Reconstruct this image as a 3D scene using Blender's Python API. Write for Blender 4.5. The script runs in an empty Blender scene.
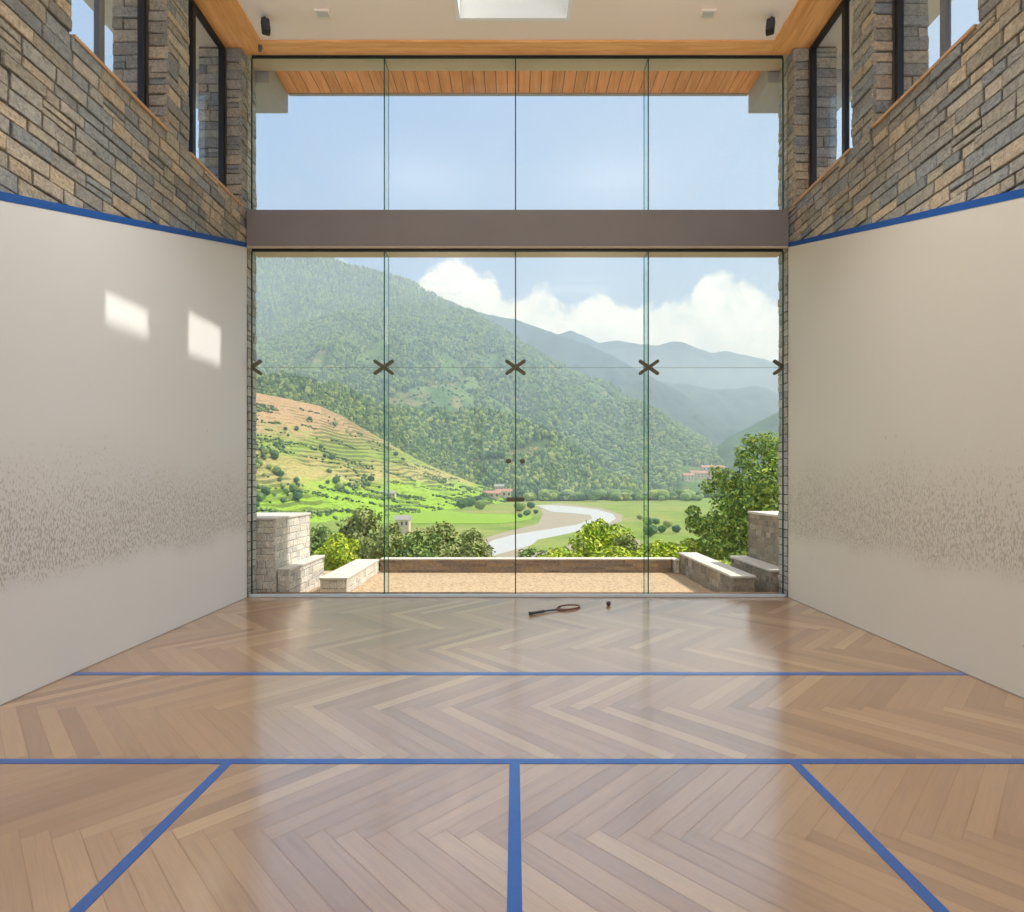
import bpy, math, random
import numpy as np
from mathutils import Vector, Matrix
random.seed(7); np.random.seed(7)
SC = bpy.context.scene
COL = SC.collection
# ------------------------------------------------------------------ camera, sky, sun, exposure
F = 560.0; CX = 514.6; HY = 480.0; EYE = 1.39
cam = bpy.data.objects.new('camera', bpy.data.cameras.new('camera')); COL.objects.link(cam)
cam.location = (0, 0, EYE); cam.rotation_euler = (math.pi/2, 0, 0)
cam.data.sensor_width = 36; cam.data.lens = F/1024*36
cam.data.shift_x = -(CX-512)/1024; cam.data.shift_y = (HY-456)/1024
cam.data.clip_end = 30000
SC.camera = cam
SC.view_settings.view_transform = 'Standard'; SC.view_settings.look = 'None'
SC.view_settings.gamma = 1; SC.view_settings.use_curve_mapping = False
SC.view_settings.exposure = 0.0
SC.cycles.use_denoising = True
SC.cycles.max_bounces = 10; SC.cycles.diffuse_bounces = 6; SC.cycles.transparent_max_bounces = 24
SC.cycles.volume_bounces = 5
SC.cycles.sample_clamp_indirect = 6

def lin(c):
    return tuple((x/255/12.92 if x/255 <= .04045 else ((x/255+.055)/1.055)**2.4) for x in c)+(1,)
class NT:
    def __init__(s, tree): s.t = tree; s.t.nodes.clear()
    def n(s, typ, **kw):
        nd = s.t.nodes.new(typ)
        for k, v in kw.items():
            if k == 'ins':
                for a, b in v.items(): s.set(nd, a, b)
            else: setattr(nd, k, v)
        return nd
    def set(s, nd, a, b):
        if isinstance(b, bpy.types.NodeSocket): s.t.links.new(b, nd.inputs[a])
        elif isinstance(b, bpy.types.Node): s.t.links.new(b.outputs[0], nd.inputs[a])
        else: nd.inputs[a].default_value = b
    def m(s, op, a, b=0.0, c=0.0, clamp=False):
        nd = s.n('ShaderNodeMath', operation=op, use_clamp=clamp)
        s.set(nd, 0, a); s.set(nd, 1, b); s.set(nd, 2, c); return nd.outputs[0]
    def mix(s, f, a, b, bt='MIX'):
        nd = s.n('ShaderNodeMix', data_type='RGBA', blend_type=bt)
        s.set(nd, 0, f); s.set(nd, 6, a); s.set(nd, 7, b); return nd.outputs[2]
    def ramp(s, f, pts, interp='LINEAR'):
        nd = s.n('ShaderNodeValToRGB'); s.set(nd, 0, f); cr = nd.color_ramp; cr.interpolation = interp
        while len(cr.elements) < len(pts): cr.elements.new(.5)
        for e, (p, c) in zip(cr.elements, pts):
            e.position = p; e.color = c if len(c) == 4 else tuple(c)+(1,)
        return nd.outputs[0]
    def noise(s, vec, scale, detail=3, rough=.5, dist=0):
        nd = s.n('ShaderNodeTexNoise', ins={'Scale': scale, 'Detail': detail, 'Roughness': rough, 'Distortion': dist})
        if vec is not None: s.set(nd, 'Vector', vec)
        return nd.outputs[0]
    def smooth(s, x, a, b):
        nd = s.n('ShaderNodeMapRange', interpolation_type='SMOOTHSTEP')
        s.set(nd, 0, x); s.set(nd, 1, a); s.set(nd, 2, b); s.set(nd, 3, 0.0); s.set(nd, 4, 1.0); return nd.outputs[0]

SUNV = Vector((1, .03, 1.335)).normalized()
sun = bpy.data.objects.new('sun', bpy.data.lights.new('sun', 'SUN')); COL.objects.link(sun)
sun.data.energy = 4.7; sun.data.angle = math.radians(.8); sun.data.color = (1, .95, .88)
sun.rotation_euler = SUNV.to_track_quat('Z', 'Y').to_euler()

W = bpy.data.worlds.new('sky'); SC.world = W; W.use_nodes = True
t = NT(W.node_tree)
tc = t.n('ShaderNodeTexCoord').outputs['Generated']
sp = t.n('ShaderNodeSeparateXYZ', ins={0: tc})
X, Y, Z = sp.outputs
yy = t.m('MAXIMUM', Y, .02)
u = t.m('DIVIDE', X, yy); v = t.m('DIVIDE', Z, yy)
elev = t.m('MAXIMUM', Z, 0.0)
base = t.ramp(elev, [(0, (.64, .76, .93)), (.15, (.45, .60, .89)), (.36, (.335, .515, .86)), (.58, (.30, .48, .84)), (.72, (.62, .70, .88)), (.85, (.95, .97, 1.0)), (1, (1.0, 1.0, 1.0))])  # white near the zenith is added, unseen, to brighten the skylight wells
base = t.mix(t.smooth(u, -.5, .5), base, t.mix(.36, base, (.68, .80, .95, 1)))
# towering cloud bank over the far ridges: top edge given by direction
fc = t.n('ShaderNodeFloatCurve')
t.set(fc, 1, t.m('MULTIPLY_ADD', u, .5, .5)); fc.inputs[0].default_value = 1
cu = fc.mapping.curves[0]
def P(px, py): return ((px-CX)/F*.5+.5, (HY-py)/F)
pts = [(0, .10), P(280, 300), P(335, 262), P(352, 262), P(372, 300), P(405, 296), P(418, 280), P(440, 264), P(458, 257), P(470, 262), P(478, 272), P(492, 272), P(503, 288),
       P(520, 294), P(533, 287), P(545, 287), P(560, 300), P(578, 300), P(592, 294), P(603, 292), P(617, 299), P(630, 307), P(648, 303), P(668, 296), P(688, 298), P(697, 285), P(712, 272), P(735, 270), P(752, 279), P(765, 288), P(790, 300), (1, .2)]
while len(cu.points) < len(pts): cu.points.new(.5, .5)
for q, (a, b) in zip(cu.points, pts): q.location = (a, b); q.handle_type = 'AUTO'
fc.mapping.update()
cmb = t.n('ShaderNodeCombineXYZ', ins={0: u, 1: v})
n1 = t.noise(cmb.outputs[0], 16, 7, .62, .3)
n2 = t.noise(cmb.outputs[0], 7, 5, .6)
edge = t.m('SUBTRACT', t.m('ADD', fc.outputs[0], t.m('MULTIPLY', t.m('SUBTRACT', n1, .5), .085)), v)
cl = t.smooth(edge, -.004, .02)
cl = t.m('MULTIPLY', cl, t.smooth(v, .05, .16))
hole = t.smooth(t.m('SUBTRACT', n2, t.m('MULTIPLY', t.m('ABSOLUTE', t.m('SUBTRACT', v, .27)), .0)), .60, .72)
cl = t.m('MULTIPLY', cl, t.m('SUBTRACT', 1.0, t.m('MULTIPLY', hole, .5)))
cl = t.m('MULTIPLY', cl, t.m('GREATER_THAN', Y, .05))
ccol = t.mix(t.smooth(n1, .3, .65), (.92, .96, 1.0, 1), (1.3, 1.28, 1.25, 1))
skyc = t.mix(cl, base, ccol)
# no other cloud is drawn; the overhead white is added zenith brightness
bg = t.n('ShaderNodeBackground', ins={0: skyc, 1: 1.0})
t.n('ShaderNodeOutputWorld', ins={0: bg})

# ------------------------------------------------------------------ helpers
class MB:
    def __init__(s): s.v = []; s.f = []; s.mi = []; s.uv = None
    def quad(s, a, b, c, d, mi=0):
        i = len(s.v); s.v += [tuple(a), tuple(b), tuple(c), tuple(d)]; s.f.append((i, i+1, i+2, i+3)); s.mi.append(mi)
    def poly(s, pts, mi=0):
        i = len(s.v); s.v += [tuple(p) for p in pts]; s.f.append(tuple(range(i, i+len(pts)))); s.mi.append(mi)
    def hexa(s, p, mi=0, mis=None):  # p: 8 pts bottom ccw 0-3, top 4-7
        i = len(s.v); s.v += [tuple(q) for q in p]
        fs = [(3, 2, 1, 0), (4, 5, 6, 7), (0, 1, 5, 4), (1, 2, 6, 5), (2, 3, 7, 6), (3, 0, 4, 7)]
        for k, f in enumerate(fs):
            s.f.append(tuple(i+j for j in f)); s.mi.append(mis[k] if mis else mi)
    def box(s, x0, x1, y0, y1, z0, z1, mi=0, mis=None):
        s.hexa([(x0, y0, z0), (x1, y0, z0), (x1, y1, z0), (x0, y1, z0), (x0, y0, z1), (x1, y0, z1), (x1, y1, z1), (x0, y1, z1)], mi, mis)
    def prism(s, pts2, axis, a, b, mi=0):
        def mk(p, h):
            return {'x': (h, p[0], p[1]), 'y': (p[0], h, p[1]), 'z': (p[0], p[1], h)}[axis]
        n = len(pts2); i = len(s.v)
        s.v += [mk(p, a) for p in pts2]+[mk(p, b) for p in pts2]
        s.f.append(tuple(range(i+n-1, i-1, -1))); s.mi.append(mi)
        s.f.append(tuple(range(i+n, i+2*n))); s.mi.append(mi)
        for k in range(n):
            s.f.append((i+k, i+(k+1) % n, i+n+(k+1) % n, i+n+k)); s.mi.append(mi)
    def tube(s, path, rad, seg=10, mi=0, closed=False, sx=1.0):
        path = [Vector(p) for p in path]; n = len(path); i = len(s.v)
        r = rad if isinstance(rad, (list, tuple)) else [rad]*n
        for k, p in enumerate(path):
            if closed: d = path[(k+1) % n]-path[k-1]
            else: d = path[min(k+1, n-1)]-path[max(k-1, 0)]
            d.normalize(); up = Vector((0, 0, 1)) if abs(d.z) < .95 else Vector((0, 1, 0))
            a = d.cross(up).normalized(); b = a.cross(d)
            for j in range(seg):
                an = 2*math.pi*j/seg
                s.v.append(tuple(p+a*math.cos(an)*r[k]+b*math.sin(an)*r[k]*sx))
        m = n if closed else n-1
        for k in range(m):
            for j in range(seg):
                k2 = (k+1) % n
                s.f.append((i+k*seg+j, i+k*seg+(j+1) % seg, i+k2*seg+(j+1) % seg, i+k2*seg+j)); s.mi.append(mi)
        if not closed:
            s.f.append(tuple(i+j for j in range(seg))); s.mi.append(mi)
            s.f.append(tuple(i+(n-1)*seg+j for j in reversed(range(seg)))); s.mi.append(mi)
    def build(s, name, mats, parent=None, kind=None, label=None, smooth=False, bevel=0, loc=None):
        me = bpy.data.meshes.new(name); me.from_pydata(s.v, [], s.f); me.update()
        for m in (mats if isinstance(mats, (list, tuple)) else [mats]): me.materials.append(m)
        if any(s.mi): me.polygons.foreach_set('material_index', s.mi)
        if s.uv:
            l = me.uv_layers.new(name='UV'); l.data.foreach_set('uv', [c for p in s.uv for c in p])
        if smooth: me.polygons.foreach_set('use_smooth', [True]*len(me.polygons))
        me.update()
        o = bpy.data.objects.new(name, me); COL.objects.link(o)
        if parent: o.parent = parent
        if loc: o.location = loc
        if kind: o['kind'] = kind
        if label: o['label'] = label
        if bevel:
            b = o.modifiers.new('b', 'BEVEL'); b.width = bevel; b.segments = 2; b.limit_method = 'ANGLE'
        return o
def tag(o, label, cat, group=None, kind=None):
    if label: o['label'] = label
    if cat: o['category'] = cat
    if group: o['group'] = group
    if kind: o['kind'] = kind
    return o
def empty(name, loc=(0, 0, 0), kind=None):
    o = bpy.data.objects.new(name, None); COL.objects.link(o); o.location = loc; o.empty_display_size = .1
    if kind: o['kind'] = kind
    return o
def copy_tree(o, parent=None):
    c = o.copy(); COL.objects.link(c)
    if parent: c.parent = parent
    for ch in list(o.children):
        copy_tree(ch, c)
    return c
def GX(px, Yd): return (px-CX)/F*Yd
def GZ(py, Yd): return EYE+(HY-py)/F*Yd

# ------------------------------------------------------------------ materials
def mat(name, col, rough=.6, metal=0, spec=.5, fn=None, coat=0, coatr=.1):
    m = bpy.data.materials.new(name); m.use_nodes = True; t = NT(m.node_tree)
    b = t.n('ShaderNodeBsdfPrincipled', ins={'Base Color': col if len(col) == 4 else lin(col), 'Roughness': rough, 'Metallic': metal, 'Specular IOR Level': spec, 'Coat Weight': coat, 'Coat Roughness': coatr})
    t.n('ShaderNodeOutputMaterial', ins={0: b})
    if fn: fn(t, b)
    return m
def bump(t, b, h, strength=.3, dist=.01):
    bp = t.n('ShaderNodeBump', ins={'Strength': strength, 'Distance': dist, 'Height': h}); t.set(b, 'Normal', bp.outputs[0])
def objco(t): return t.n('ShaderNodeTexCoord').outputs['Object']
def rnd(t): return t.n('ShaderNodeNewGeometry').outputs['Random Per Island']

def simple_noise(c1, c2, scale, bs=.15, bd=.004):
    def fn(t, b):
        c = objco(t); n = t.noise(c, scale, 5, .6)
        t.set(b, 'Base Color', t.mix(n, lin(c1), lin(c2))); bump(t, b, t.noise(c, scale*4, 4), bs, bd)
    return fn
def stone_fn(cols, mott=.5):
    def fn(t, b):
        r = rnd(t); c = objco(t)
        k = len(cols)
        base = t.ramp(r, [(i/k, lin(cc)) for i, cc in enumerate(cols)], 'CONSTANT')
        r2 = t.m('FRACT', t.m('MULTIPLY', r, 37.7))
        base = t.mix(1.0, base, t.ramp(r2, [(0, (.82, .82, .82)), (1, (1.14, 1.13, 1.1))]), 'MULTIPLY')
        n = t.noise(c, 14, 6, .65)
        n2 = t.noise(c, 42, 5, .75)
        base = t.mix(mott, base, t.ramp(n, [(.3, (.45, .46, .48)), (.55, (1, 1, 1)), (.75, (1.25, 1.1, .85))]), 'MULTIPLY')
        base = t.mix(.8, base, t.ramp(n2, [(.33, (.5, .5, .52)), (.52, (1, 1, 1)), (.68, (1.3, 1.28, 1.22))]), 'MULTIPLY')
        t.set(b, 'Base Color', base)
        bump(t, b, t.m('ADD', t.m('MULTIPLY', n, 1.0), t.m('MULTIPLY', n2, .7)), 1.0, .022)
    return fn
M = {}
M['stone'] = mat('slate_stone', (120, 110, 95), .85, fn=stone_fn([(176, 169, 156), (164, 161, 154), (190, 175, 152), (150, 154, 154), (178, 168, 150), (168, 162, 150), (194, 178, 154), (146, 150, 151), (184, 174, 158), (172, 164, 146), (158, 155, 148)], .45))
M['bounce_lit_stone'] = mat('wall_stone_bounce_lit', (180, 178, 170), .85, fn=stone_fn([(196, 194, 186), (184, 184, 180), (190, 184, 170), (204, 200, 190)], .5))  # paler copy of the wall stone: terrace bounce light put into its colour
M['shaded_stone'] = mat('terrace_stone_shaded', (170, 155, 135), .85, fn=stone_fn([(172, 158, 138), (160, 148, 130), (180, 164, 140), (150, 142, 128), (186, 174, 154)], .4))  # darker copy of the terrace stone: shade on the right-hand blocks put into colour
M['mortar'] = mat('dark_mortar', (88, 82, 74), .95, fn=simple_noise((80, 74, 66), (112, 105, 95), 12))
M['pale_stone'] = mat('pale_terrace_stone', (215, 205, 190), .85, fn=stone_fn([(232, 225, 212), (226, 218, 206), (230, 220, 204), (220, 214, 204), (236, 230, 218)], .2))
M['pale_mortar'] = mat('pale_mortar', (150, 142, 130), .95, fn=simple_noise((140, 132, 120), (165, 156, 142), 12))
M['brown_stone'] = mat('brown_parapet_stone', (150, 120, 85), .85, fn=stone_fn([(168, 146, 120), (156, 138, 118), (182, 154, 122), (148, 132, 116), (174, 154, 132)], .5))
M['cap'] = mat('pale_coping', (214, 205, 192), .7, fn=simple_noise((204, 194, 180), (220, 212, 200), 6))
M['wood_orange'] = None
def wood_fn(c1, c2, axis_scale=(1, 14, 14), rnd_amt=.25, uvm=False):
    def fn(t, b):
        c = t.n('ShaderNodeTexCoord').outputs['UV' if uvm else 'Object']
        mp = t.n('ShaderNodeMapping', ins={0: c, 'Scale': axis_scale})
        w = t.noise(mp.outputs[0], 2.2, 6, .6, .8)
        r = rnd(t)
        base = t.mix(t.smooth(w, .3, .7), lin(c1), lin(c2))
        base = t.mix(1.0, base, t.ramp(r, [(0, (1-rnd_amt,)*3), (.5, (1, 1, 1)), (1, (1+rnd_amt*.8, 1+rnd_amt*.7, 1+rnd_amt*.6))]), 'MULTIPLY')
        t.set(b, 'Base Color', base); bump(t, b, w, .08, .002)
    return fn
M['wood_strip'] = mat('honey_wood_trim', (205, 150, 85), .45, fn=wood_fn((196, 132, 62), (226, 166, 92), (8, 1, 8)))
M['wood_strip_y'] = mat('honey_wood_trim_long', (205, 150, 85), .45, fn=wood_fn((222, 152, 84), (246, 184, 114), (8, .8, 8)))
M['wood_strip_x'] = mat('honey_wood_trim_cross', (205, 150, 85), .45, fn=wood_fn((230, 164, 98), (250, 196, 132), (.8, 10, 10)))
M['soffit'] = mat('cedar_soffit', (200, 130, 75), .6, fn=wood_fn((226, 150, 98), (246, 180, 130), (9, .8, 9), .12))
M['groove'] = mat('dark_groove', (92, 58, 34), .9)
def ceil_fn(t, b): bump(t, b, t.noise(objco(t), 40, 3), .05, .002)
M['ceiling'] = mat('cream_ceiling', (250, 235, 218), .9, fn=ceil_fn)
M['white'] = mat('white_paint', (245, 245, 242), .8)
M['concrete'] = mat('beige_render', (196, 184, 160), .9, fn=simple_noise((190, 178, 154), (204, 192, 168), 3, .05))
M['beam_grey'] = mat('taupe_painted_beam', (150, 142, 138), .6, fn=simple_noise((130, 124, 124), (142, 136, 136), 2, .03))
M['beam_side'] = mat('grey_eave_boards', (170, 170, 168), .7)
M['frame'] = mat('dark_aluminium', (50, 50, 52), .45, .5)
M['frame_grey'] = mat('grey_aluminium_mullion', (120, 122, 124), .4, .5)
M['channel'] = mat('pale_steel_channel', (200, 214, 222), .4, .2)
M['bronze'] = mat('dark_bronze', (92, 86, 66), .5, .2)
M['black'] = mat('black_plastic', (32, 30, 30), .5)
M['grip'] = mat('charcoal_grip', (62, 62, 68), .8)
M['racket'] = mat('copper_brown_frame', (112, 74, 60), .4, .2)
M['string'] = mat('pale_string', (205, 195, 180), .6)
M['ball'] = mat('dark_rubber', (58, 46, 46), .7)
M['sillwood'] = mat('tan_sill', (190, 152, 112), .7, fn=simple_noise((180, 142, 104), (205, 168, 128), 9))
M['skirt'] = mat('grey_joint', (140, 132, 122), .7)
def blue_fn(t, b):
    n = t.noise(objco(t), 30, 4, .6); t.set(b, 'Base Color', t.mix(n, lin((0, 66, 140)), lin((6, 84, 164))))
M['blue'] = mat('court_line_blue', (24, 100, 185), .35, fn=blue_fn)
M['blue_floor'] = mat('floor_line_blue', (24, 100, 185), .35, fn=blue_fn, coat=.7, coatr=.17)
M['blue_floor'].node_tree.nodes['Principled BSDF'].inputs['Coat IOR'].default_value = 1.6
def glassm(name, tint, base=.045, tr=None):
    m = bpy.data.materials.new(name); m.use_nodes = True; t = NT(m.node_tree)
    g = t.n('ShaderNodeBsdfGlossy', ins={'Color': (1, 1, 1, 1), 'Roughness': 0.0})
    tr = t.n('ShaderNodeBsdfTransparent', ins={'Color': tint})
    fr = t.n('ShaderNodeFresnel', ins={'IOR': 1.45})
    bf = t.n('ShaderNodeNewGeometry').outputs['Backfacing']
    mx = t.n('ShaderNodeMixShader', ins={0: t.m('MULTIPLY', fr.outputs[0], t.m('SUBTRACT', 1.0, bf)), 1: tr, 2: g})
    t.n('ShaderNodeOutputMaterial', ins={0: mx}); return m
M['glass'] = glassm('clear_glass', (.985, .995, .99, 1))
M['fin_glass'] = glassm('green_tinted_glass', (.84, .95, .94, 1))
M['glass_edge'] = mat('green_glass_edge', (38, 92, 86), .25)

def plaster_fn(seed, amt, ca, cb_):
    def fn(t, b):
        c = objco(t); sp = t.n('ShaderNodeSeparateXYZ', ins={0: c}); z = sp.outputs[2]; y = sp.outputs[1]
        big = t.noise(c, .7, 3)
        base = t.mix(big, lin(ca), lin(cb_))
        # ball scuffs: elongated flecks in a band between knee and head height
        jit = t.m('MULTIPLY', t.m('SUBTRACT', t.noise(c, 1.1, 3), .5), .5)
        zz = t.m('ADD', z, jit)
        lo = .55
        d = t.m('MULTIPLY', t.smooth(zz, lo, t.m('ADD', lo, .30)), t.m('SUBTRACT', 1.0, t.smooth(zz, 1.0, 2.25)))
        mp = t.n('ShaderNodeMapping', ins={0: c, 'Location': (seed, seed*2, 0), 'Rotation': (.25, 0, 0), 'Scale': (85, 95, 34)})
        fl = t.noise(mp.outputs[0], 1.0, 2, .55)
        th = t.m('SUBTRACT', .78, t.m('MULTIPLY', d, .31))
        marks = t.smooth(fl, th, t.m('ADD', th, .12))
        marks = t.m('MULTIPLY', marks, t.m('MULTIPLY', t.m('ADD', .25, t.m('MULTIPLY', d, .75)), amt))
        mp2 = t.n('ShaderNodeMapping', ins={0: c, 'Location': (seed*3, 0, seed), 'Rotation': (.6, 0, 0), 'Scale': (16, 20, 7)})
        f2 = t.smooth(t.noise(mp2.outputs[0], 1.0, 2, .6), .745, .79)
        f2 = t.m('MULTIPLY', f2, t.m('SUBTRACT', 1.0, t.smooth(z, 1.6, 2.6)))
        base = t.mix(t.m('MULTIPLY', t.smooth(d, .1, 1.0), .13), base, lin((150, 135, 118)))
        base = t.mix(t.m('MAXIMUM', marks, t.m('MULTIPLY', f2, .55)), base, lin((120, 105, 90)))
        t.set(b, 'Base Color', base); bump(t, b, t.noise(c, 6, 4), .03, .004)
    return fn
M['plaster_l'] = mat('white_court_plaster', (235, 230, 222), .6, fn=plaster_fn(1.3, .5, (207, 206, 204), (215, 214, 213)))
M['plaster_r'] = mat('court_plaster_warm_lit', (235, 230, 222), .6, fn=plaster_fn(7.7, .42, (204, 198, 186), (212, 206, 195)))  # warmer than the left plaster: warm bounce light put into its colour
def floor_fn(t, b):
    c = t.n('ShaderNodeTexCoord').outputs['UV']; r = rnd(t)
    sh = t.n('ShaderNodeCombineXYZ', ins={0: t.m('MULTIPLY', r, 31.0), 1: t.m('MULTIPLY', r, 57.0), 2: t.m('MULTIPLY', r, 11.0)})
    ad = t.n('ShaderNodeVectorMath', operation='ADD', ins={0: c, 1: sh.outputs[0]})
    mp = t.n('ShaderNodeMapping', ins={0: ad.outputs[0], 'Scale': (2.2, 34, 1)})
    g = t.noise(mp.outputs[0], 1.0, 6, .6, .6)
    mp2 = t.n('ShaderNodeMapping', ins={0: ad.outputs[0], 'Scale': (5, 220, 1)})
    g2 = t.noise(mp2.outputs[0], 1.0, 3, .6)
    base = t.ramp(r, [(0, lin((140, 103, 68))), (.2, lin((151, 114, 77))), (.5, lin((157, 120, 82))), (.8, lin((163, 127, 88))), (1, lin((177, 144, 104)))])
    base = t.mix(.55, base, t.ramp(g, [(.25, (.78, .74, .70)), (.55, (1, 1, 1)), (.8, (1.1, 1.09, 1.06))]), 'MULTIPLY')
    base = t.mix(.35, base, t.ramp(g2, [(.3, (.8, .78, .75)), (.6, (1.05, 1.05, 1.05))]), 'MULTIPLY')
    mp3 = t.n('ShaderNodeMapping', ins={0: ad.outputs[0], 'Scale': (7, 16, 1)})
    kn = t.smooth(t.noise(mp3.outputs[0], 1.0, 2, .5), .77, .84)
    base = t.mix(t.m('MULTIPLY', kn, .6), base, lin((110, 74, 50)))
    t.set(b, 'Base Color', base)
    bump(t, b, t.m('ADD', g2, t.m('MULTIPLY', t.noise(objco(t), 3.0, 2), 1.2)), .06, .002)
    t.set(b, 'Roughness', t.m('MULTIPLY_ADD', g, .15, .38))
M['floor'] = mat('oak_herringbone', (214, 175, 136), .42, fn=floor_fn, coat=1.0, coatr=.17)
M['floor'].node_tree.nodes['Principled BSDF'].inputs['Coat IOR'].default_value = 3.2
M['floorgap'] = mat('floor_joint', (120, 86, 58), .8)

# ------------------------------------------------------------------ room dimensions
XL, XR = -3.166, 3.235
YG = 6.65; YB = -3.2; YE = 6.91
ZC = 6.43
WT = .5                                             # wall thickness
WINS = {'L': [(5.48, 6.53), (4.03, 5.14), (1.6, 3.05), (-.9, .9)], 'R': [(5.41, 6.53), (3.94, 5.08), (1.6, 3.0), (-.9, .9)]}  # the rear openings on each side are unseen, added to let in light
ZS = 4.60
def out_z(y, sg=1): return 4.15-(.324 if sg > 0 else .311)*(6.65-min(max(y, .2), 6.65))

# floor ---------------------------------------------------------------
L_, W_ = .858, .0858
fb = MB(); fb.uv = []
s2 = math.sqrt(.5)
X0, Y0 = .03, 2.165
def pq(p, q): return (X0+(p-q)*s2, Y0+(p+q)*s2)
g = .0008
def clip_poly(poly, x0, x1, y0, y1):
    def clip(pl, ax, lim, sgn):
        o = []
        for i in range(len(pl)):
            a, b = pl[i-1], pl[i]
            ia = sgn*(a[ax]-lim) <= 0; ib = sgn*(b[ax]-lim) <= 0
            if ia != ib:
                f = (lim-a[ax])/(b[ax]-a[ax]); o.append(tuple(a[k]+f*(b[k]-a[k]) for k in range(4)))
            if ib: o.append(b)
        return o
    for ax, lim, sg in ((0, x0, -1), (0, x1, 1), (1, y0, -1), (1, y1, 1)):
        poly = clip(poly, ax, lim, sg)
        if len(poly) < 3: return None
    return poly
for j in range(-7, 8):
    for k in range(-130, 130):
        for kind in (0, 1):
            bp, bq = j*L_+k*W_, j*L_-k*W_
            if kind == 0: p0, p1, q0, q1 = bp, bp+L_, bq, bq+W_
            else: p0, p1, q0, q1 = bp, bp+W_, bq-L_, bq
            p0 += g; p1 -= g; q0 += g; q1 -= g
            cor = [(p0, q0), (p1, q0), (p1, q1), (p0, q1)]
            poly = []
            for (p, q) in cor:
                x, y = pq(p, q)
                uv = (p, q) if kind == 0 else (q, p)
                poly.append((x, y, uv[0], uv[1]))
            poly = clip_poly(poly, XL-.01, XR+.01, YB, YG-.02)
            if not poly: continue
            i = len(fb.v)
            fb.v += [(a[0], a[1], 0.0) for a in poly]; fb.f.append(tuple(range(i, i+len(poly)))); fb.mi.append(0)
            fb.uv += [(a[2], a[3]) for a in poly]
nb = len(fb.v); nf = len(fb.f)
fb.box(XL-.3, XR+.3, YB, YG+.3, -.15, -.0012, 1)
for f in fb.f[nf:]: fb.uv += [(0, 0)]*4
fb.build('floor', [M['floor'], M['floorgap']], kind='structure')

# court lines -----------------------------------------------------------
def line_obj(x0, x1, y0, y1, label):
    b = MB(); b.box(x0, x1, y0, y1, .0005, .0022)
    return tag(b.build('court_line', M['blue_floor']), label, 'court line')
yA = F*EYE/(673.8-HY); yB = F*EYE/(761.5-HY)
line_obj(XL+.005, XR-.005, yA-.028, yA+.028, 'thin blue floor line crossing the court nearest the glass wall')
line_obj(XL+.005, XR-.005, yB-.024, yB+.024, 'blue cross line on the floor meeting the three lines that run towards the viewer')
line_obj(-.025, .025, YB, yB-.024, 'blue centre floor line running towards the viewer')
line_obj(-1.435, -1.385, YB, yB-.024, 'blue floor line running towards the viewer on the left side of the court')
line_obj(1.35, 1.40, YB, yB-.024, 'blue floor line running towards the viewer on the right side of the court')

# walls ---------------------------------------------------------------
def subtract(lo, hi, cuts):
    segs = [(lo, hi)]
    for a, b in cuts:
        ns = []
        for s, e in segs:
            if b <= s or a >= e: ns.append((s, e)); continue
            if a > s: ns.append((s, a))
            if b < e: ns.append((b, e))
        segs = ns
    return segs
def stones(mb, O, U, V, N, u0, u1, v0, v1, holes=(), rowh=(.08, .125), ln=(.15, .36), skip=None, relief=.018, mi=0, rs=None, gap=.0055):
    rs = rs or random
    O, U, V, N = map(Vector, (O, U, V, N))
    keys = sorted({v0, v1} | {h[2] for h in holes if v0 < h[2] < v1} | {h[3] for h in holes if v0 < h[3] < v1})
    for ka, kb in zip(keys, keys[1:]):
        rows = [ka]
        while kb-rows[-1] > rowh[1]*1.3: rows.append(rows[-1]+rs.uniform(*rowh))
        rows.append(kb)
        if len(rows) > 2 and rows[-1]-rows[-2] < rowh[0]*.6: rows.pop(-2)
        for a, b in zip(rows, rows[1:]):
            cuts = [(h[0], h[1]) for h in holes if h[2] < (a+b)/2 < h[3]]
            for s, e in subtract(u0, u1, cuts):
                x = s
                while x < e-1e-4:
                    l = rs.uniform(*ln)*rs.choice((.7, 1, 1))
                    if e-(x+l) < ln[0]*.7: l = e-x
                    x2 = min(x+l, e)
                    if not (skip and skip((x+x2)/2, b)):
                        subs = [(a, b)]
                        if rs.random() < .08 and b-a > .1: mm = (a+b)/2; subs = [(a, mm), (mm, b)]
                        for a_, b_ in subs:
                            d = rs.uniform(.2, 1)*relief; j = lambda m=.004: rs.uniform(-m, m)
                            c = .005
                            p = []
                            for (uu, vv) in ((x+gap, a_+gap), (x2-gap, a_+gap), (x2-gap, b_-gap), (x+gap, b_-gap)):
                                p.append((uu+j(), vv+j()))
                            back = [O+U*q[0]+V*q[1]-N*.02 for q in p]
                            cu_, cv = (x+x2)/2, (a_+b_)/2
                            mid = [O+U*q[0]+V*q[1]+N*(d-c) for q in p]
                            fr = [O+U*(q[0]+(c if q[0] < cu_ else -c))+V*(q[1]+(c if q[1] < cv else -c))+N*(d+j(.002)) for q in p]
                            i = len(mb.v); mb.v += [tuple(q) for q in back+mid+fr]
                            mb.f.append((i+8, i+9, i+10, i+11)); mb.mi.append(mi)
                            for kk in range(4):
                                k2 = (kk+1) % 4
                                mb.f.append((i+kk, i+k2, i+4+k2, i+4+kk)); mb.mi.append(mi)
                                mb.f.append((i+4+kk, i+4+k2, i+8+k2, i+8+kk)); mb.mi.append(mi)
                    x = x2
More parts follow.
